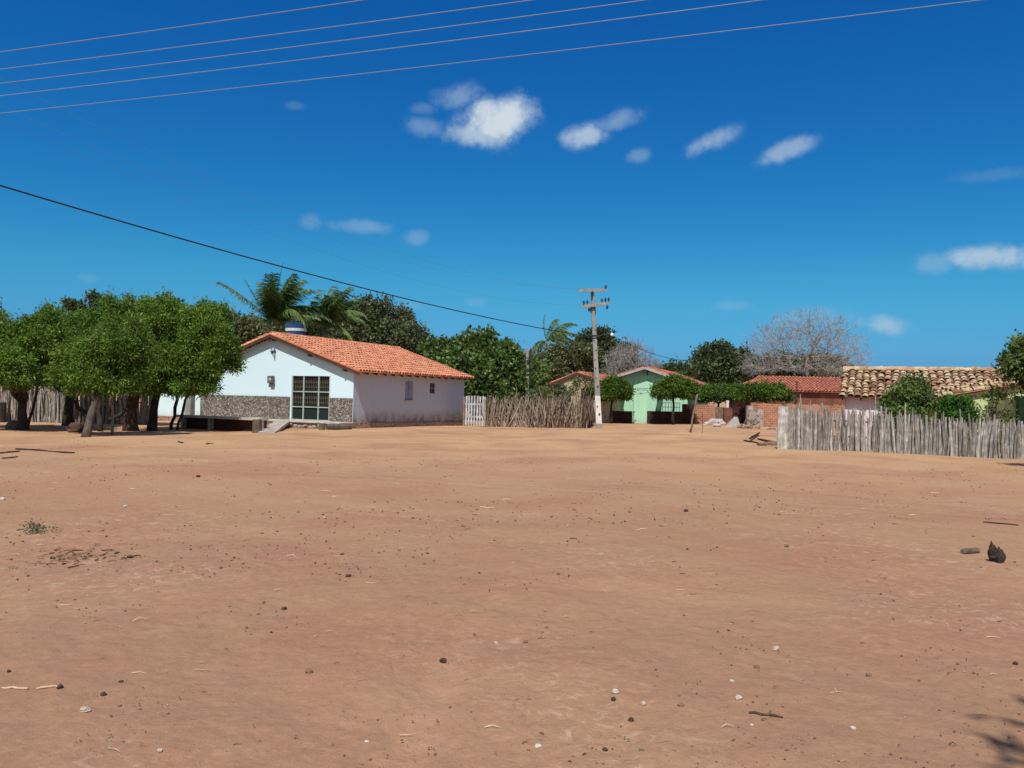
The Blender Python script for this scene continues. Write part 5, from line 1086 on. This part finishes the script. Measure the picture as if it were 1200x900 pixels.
for q in ((870, 500.5, .35, .2), (876, 500.8, .4, .18), (885, 501, .35, .16), (880, 500.5, .3, .22)): p = on(q[0], q[1]); mb.ball(p + V(0, 0, q[3] * .4), (q[2], q[2] * .7, q[3]), 9, 6, .2)
mb.build('earth', M['plinth'], rb)
rock('stone_block', 894, 499.8, (.20, .16, .18), 'st_white', 'small white block at the foot of the long brick wall', 'block', jit=.1)
rock('stone_block', 904, 502, (.30, .2, .12), 'rubblegrey', 'grey broken block in front of the long brick wall', 'block', jit=.2)
p = on(897, 499.5); stick_thing(p, AT(897.5, 470, p[1]), .07, .055, 'dark upright post against the long brick wall', 'bark', 'wall_post', 'post', .01)
p = on(808.5, 507); stick_thing(p - V(0, 0, .05), AT(817.5, 462, p[1] - .3), .055, .045, 'slanting bare wooden pole stuck in the sand before the brown gate', 'barkgrey', 'leaning_pole', 'pole', .03)
p = on(823, 508); stick_thing(p - V(0, 0, .05), AT(823.3, 485, p[1]), .014, .012, 'thin upright rod in the sand right of the slanting pole', 'bark', 'thin_rod', 'rod', .01)
lying_log(879, 515.5, 890, 510, .05, 'dark charred branch lying before the end of the grey fence', 'char', 'fallen_branch', 'branch', .08)
lying_log(888, 514, 911, 518.5, .045, 'brown branch lying against the end of the grey fence', 'bark', 'fallen_branch', 'branch')
lying_log(872, 516, 888, 518.5, .035, 'thin stick lying left of the grey fence end', 'bark', 'fallen_branch', 'branch')
rock('earth_clod', 905, 521, (.35, .2, .10), 'st_brown', 'low reddish earth clod at the foot of the grey fence end', 'clod')
rock('earth_clod', 893, 522.5, (.22, .14, .07), 'st_brown', 'small reddish clod left of the grey fence end', 'clod')
lying_log(18, 525.5, 86, 529.5, .022, 'long thin dark stick standing in for a cast shadow line on the sand at far left', 'char', 'fallen_stick', 'stick')  # stick added where a thin shadow line falls across the sand
lying_log(-6, 531, 22, 528.6, .022, 'short dark stick standing in for the cast shadow line at the left edge of the sand', 'char', 'fallen_stick', 'stick')  # shorter added stick, carries the same shadow line to the left
lying_log(2, 536, 20, 535, .016, 'smallest dark stick at the left edge below the other two', 'char', 'fallen_stick', 'stick')
lying_log(208, 518, 215, 520, .02, 'tiny dark stick on sand below the right end of the shade trees', 'char', 'fallen_stick', 'stick')
lying_log(241, 521, 249, 519.8, .02, 'tiny dark stick on sand below the concrete bench', 'char', 'fallen_stick', 'stick')
lying_log(1127, 647.5, 1147, 646, .034, 'short brown wood piece lying beside the charred chunk', 'log', 'wood_piece', 'wood')
lying_log(1152, 609.5, 1194, 613.5, .009, 'thin curved dark twig on the sand above the charred chunk', 'char', 'fallen_stick', 'stick', .002)
lying_log(877, 828.5, 917, 833.2, .0065, 'brown twig on the sand at lower right', 'barkbrown', 'twig', 'twig', .002)
lying_log(0, 811.6, 34, 812.2, .006, 'pale dry stick at the left edge of the foreground', 'straw', 'twig', 'twig')
lying_log(43, 812, 68, 810.6, .006, 'pale dry stick touching a dark stone in the left foreground', 'straw', 'twig', 'twig')
# charred chunk
p = on(1167, 656); ch = thing('charred_chunk', p, 'jagged charred wood chunk standing on the sand at right', 'wood chunk'); mb = MB()
mb.ball(p + V(.015, 0, .05), (.085, .06, .075), 11, 8, .22); mb.ball(p + V(-.03, .01, .10), (.05, .045, .085), 10, 7, .22); mb.ball(p + V(.045, -.01, .085), (.045, .04, .06), 10, 7, .22)
mb.tube([p + V(-.035, 0, .12), p + V(-.05, 0, .19), p + V(-.052, 0, .235)], [.035, .018, .003], 6, True, .2); mb.tube([p + V(.03, 0, .1), p + V(.035, .01, .17)], [.03, .006], 6, True, .2); mb.tube([p + V(.0, -.05, .06), p + V(-.01, -.09, -.02)], [.04, .02], 6, True, .2)
mb.build('chunk', M['char'], ch)
# stones one can pick out
STN = [(665, 0, 0)]
stones = [
 (99, 837, 8.5, 'st_pale', 'pale squarish stone in the lower left foreground'), (70, 811, 6.5, 'st_dark', 'dark stone at the tip of the pale dry stick'),
 (121, 818, 6, 'st_dark', 'dark brown stone above the pale squarish stone'), (142, 803, 5, 'st_dark', 'small dark stone upper right of the dark brown stone in the left foreground'),
 (10, 791, 4, 'st_dark', 'small dark stone near the left edge of the foreground'), (187, 884, 5, 'st_pale', 'small pale stone near the bottom edge at left'),
 (362, 790, 7, 'st_brown', 'light brown stone left of centre in the foreground'), (519, 773, 6.5, 'st_dark', 'dark stone with a flat top in the centre foreground'),
 (333, 717, 5.5, 'st_dark', 'dark stone on sand left of centre'), (152, 650, 6, 'st_dark', 'dark round stone beside the leaf litter'),
 (408, 681, 5, 'st_dark', 'small dark stone left of the pale flecked sand'), (581, 751, 5, 'st_pale', 'pale stone on the flecked sand in the centre'),
 (616, 750, 4.5, 'st_brown', 'brown stone right of the pale stone in the centre'), (719, 814, 4.5, 'st_dark', 'left dark stone of the small cluster at lower centre'),
 (740, 837, 5.5, 'st_dark', 'elongated dark stone below the small cluster at lower centre'), (754, 818, 6, 'st_pale', 'pale stone at the right of the small cluster at lower centre'),
 (721, 806, 6.5, 'st_white', 'white flat stone at the top of the small cluster at lower centre'), (798, 821, 6, 'st_brown', 'brown lumpy stone right of the small cluster'),
 (866, 811, 8, 'st_pale', 'pale angular stone at lower right of centre'), (909, 754, 6.5, 'st_pale', 'pale stone with a dark underside at right of centre'),
 (887, 774, 5, 'st_brown', 'brown stone below the pale stone with a dark underside'), (1018, 781, 5.5, 'st_brown', 'brown stone on the open sand at right'),
 (1000, 843, 6, 'st_white', 'crumpled white scrap at lower right'), (709, 868, 5.5, 'st_dark', 'dark rounded stone near the bottom at lower centre'),
 (503, 837, 0, '', ''), (1190, 769, 5, 'st_dark', 'dark stone near the right edge of the foreground'), (858, 790, 3.5, 'st_white', 'tiny white pebble above the pale angular stone'),
 (881, 841, 3.5, 'st_white', 'tiny white pebble below the brown twig'), (430, 863, 5, 'st_white', 'white chip in the lower foreground left of centre'), (631, 865, 6, 'st_white', 'white chip right of the wheel rut at the bottom'),
 (1137 - 58, 645, 0, '', ''), (922, 642, 4.5, 'st_brown', 'small brown stone on the sand left of the short wood piece'), (804, 601, 4.5, 'st_dark', 'dark stone on the middle of the sand at right'), (401, 652, 4.5, 'st_dark', 'dark stone in the middle of the sand at left'),
 (3, 580, 5, 'st_white', 'white scrap at the left edge of the sand'), (147, 589, 4, 'st_white', 'white scrap on the sand right of the weed'), (232, 557, 4, 'st_dark', 'dark stone on the sand in front of the house terrace'), (860, 625 , 0, '', '')]
for (px, py, s, m_, lab) in stones:
    if s == 0: continue
    p = on(px, py); sc_ = p[1] / F; a = s * sc_ * .64; rock('stone' if 'scrap' not in lab else 'scrap', px, py + s * .3, (a * rng.uniform(.9, 1.15), a * .85, a * rng.uniform(.55, .75)), m_, lab, 'stone' if 'scrap' not in lab else 'scrap', 8, 5, .20, 'stones lying on the sand' if 'scrap' not in lab else None)
# uncountable: pebbles, straw, leaf litter
def pebbles(name, n, mat, smin, smax, label, band=(3.2, 26), flat=.6):
    ico = np.array([(0, 0, 1), (.9, 0, .2), (.28, .85, .1), (-.73, .53, .2), (-.73, -.53, .1), (.28, -.85, .2), (0, 0, -.8)]); tri = [(0, 1, 2), (0, 2, 3), (0, 3, 4), (0, 4, 5), (0, 5, 1), (6, 2, 1), (6, 3, 2), (6, 4, 3), (6, 5, 4), (6, 1, 5)]
    y = band[0] * (band[1] / band[0]) ** rng.uniform(0, 1, n) ** 1.15; x = rng.uniform(-.72, .72, n) * y
    dens = blobnoise(np.stack([x, y, x * 0], -1), 2.2, 77); k = dens * 1.2 + rng.normal(size=n) * .55 > .35; x, y = x[k], y[k]; n = len(x)
    s = smin * (smax / smin) ** rng.uniform(0, 1, n) ** 2.2 * np.clip(y / 6, .8, 1.8)
    v = ico[None] * (s[:, None, None] * rng.uniform(.6, 1.3, (n, 7, 1))) * np.array([1, .8, flat]); an = rng.uniform(0, 6.3, n); c, sn = np.cos(an)[:, None], np.sin(an)[:, None]
    v = np.stack([v[..., 0] * c - v[..., 1] * sn, v[..., 0] * sn + v[..., 1] * c, v[..., 2]], -1) + np.stack([x, y, H(x, y) + s * .15 + .003], -1)[:, None]
    f = (np.array(tri)[None] + np.arange(n)[:, None, None] * 7).reshape(-1, 3)
    return tag(mesh(name, v.reshape(-1, 3), f, M[mat]), label, 'pebbles', kind='stuff')
pebbles('dark_pebbles', 4600, 'st_dark', .003, .014, 'small dark pebbles and crumbs strewn over the sand')
pebbles('brown_pebbles', 8200, 'st_clod', .0035, .017, 'small brown pebbles strewn over the sand')
pebbles('pale_pebbles', 900, 'st_pale', .0028, .011, 'small pale pebbles strewn over the sand')
pebbles('white_chips', 120, 'st_white', .0025, .009, 'tiny white chips strewn over the sand', flat=.4)
def straws(name, n, mat, lmin, lmax, wd, label, xy=None):
    if xy is None: y = 3.2 * (22 / 3.2) ** rng.uniform(0, 1, n); x = rng.uniform(-.7, .7, n) * y
    else: x, y = xy
    an = rng.normal(size=n) * .7 + .1; l = rng.uniform(lmin, lmax, n) * np.clip(y / 7, .7, 1.7); d = np.stack([np.cos(an), np.sin(an) * .9, rng.uniform(-.03, .05, n)], -1); s = np.stack([-np.sin(an), np.cos(an), rng.normal(size=n) * .5], -1)
    p = np.stack([x, y, H(x, y) + .008], -1); wq = (wd * np.clip(y / 7, .7, 1.6))[:, None]; bend = rng.normal(size=(n, 1)) * .10
    mid = p + d * l[:, None] * .5 + s * bend * l[:, None] + np.array([0, 0, .006]); e = p + d * l[:, None]
    v = np.stack([p - s * wq, p + s * wq, mid + s * wq, mid - s * wq, e - s * wq * .4, e + s * wq * .4], 1).reshape(-1, 3); b = np.arange(n)[:, None] * 6
    f = np.concatenate([b + np.array([[0, 1, 2, 3]]), b + np.array([[3, 2, 5, 4]])]); return tag(mesh(name, v, f, M[mat]), label, 'litter', kind='stuff')
straws('dry_straw', 170, 'straw', .03, .14, .0028, 'short dry straws scattered over the sand')
straws('dark_twigs', 240, 'st_dark', .015, .07, .003, 'short dark twig bits scattered over the sand')
c = [on(88 + rng.normal() * 24, 649 + rng.normal() * 6) for _ in range(85)]
straws('leaf_litter', 85, 'dryleaf', .03, .10, .007, 'patch of dry leaves and twigs on the sand at left', (np.array([q[0] for q in c]), np.array([q[1] for q in c])))
p = on(42, 617); wd_o = thing('weed', p, 'small sprawling green weed on the sand at left', 'weed')
Cw = p + rng.normal(size=(26, 3)) * V(.10, .06, .03) + V(0, 0, .05); leaves('leaves', Cw, rdirs(26) * .5 + V(0, 0, .5), 7, .025, .05, .016, M['dusty'], wd_o, droop=.0, align=.6)
mb = MB(); mb.tube([p - V(.16, 0, -.005), p + V(0, 0, .02), p + V(.10, .02, .10)], [.005, .006, .003], 5); mb.build('stem', M['stick'], wd_o)
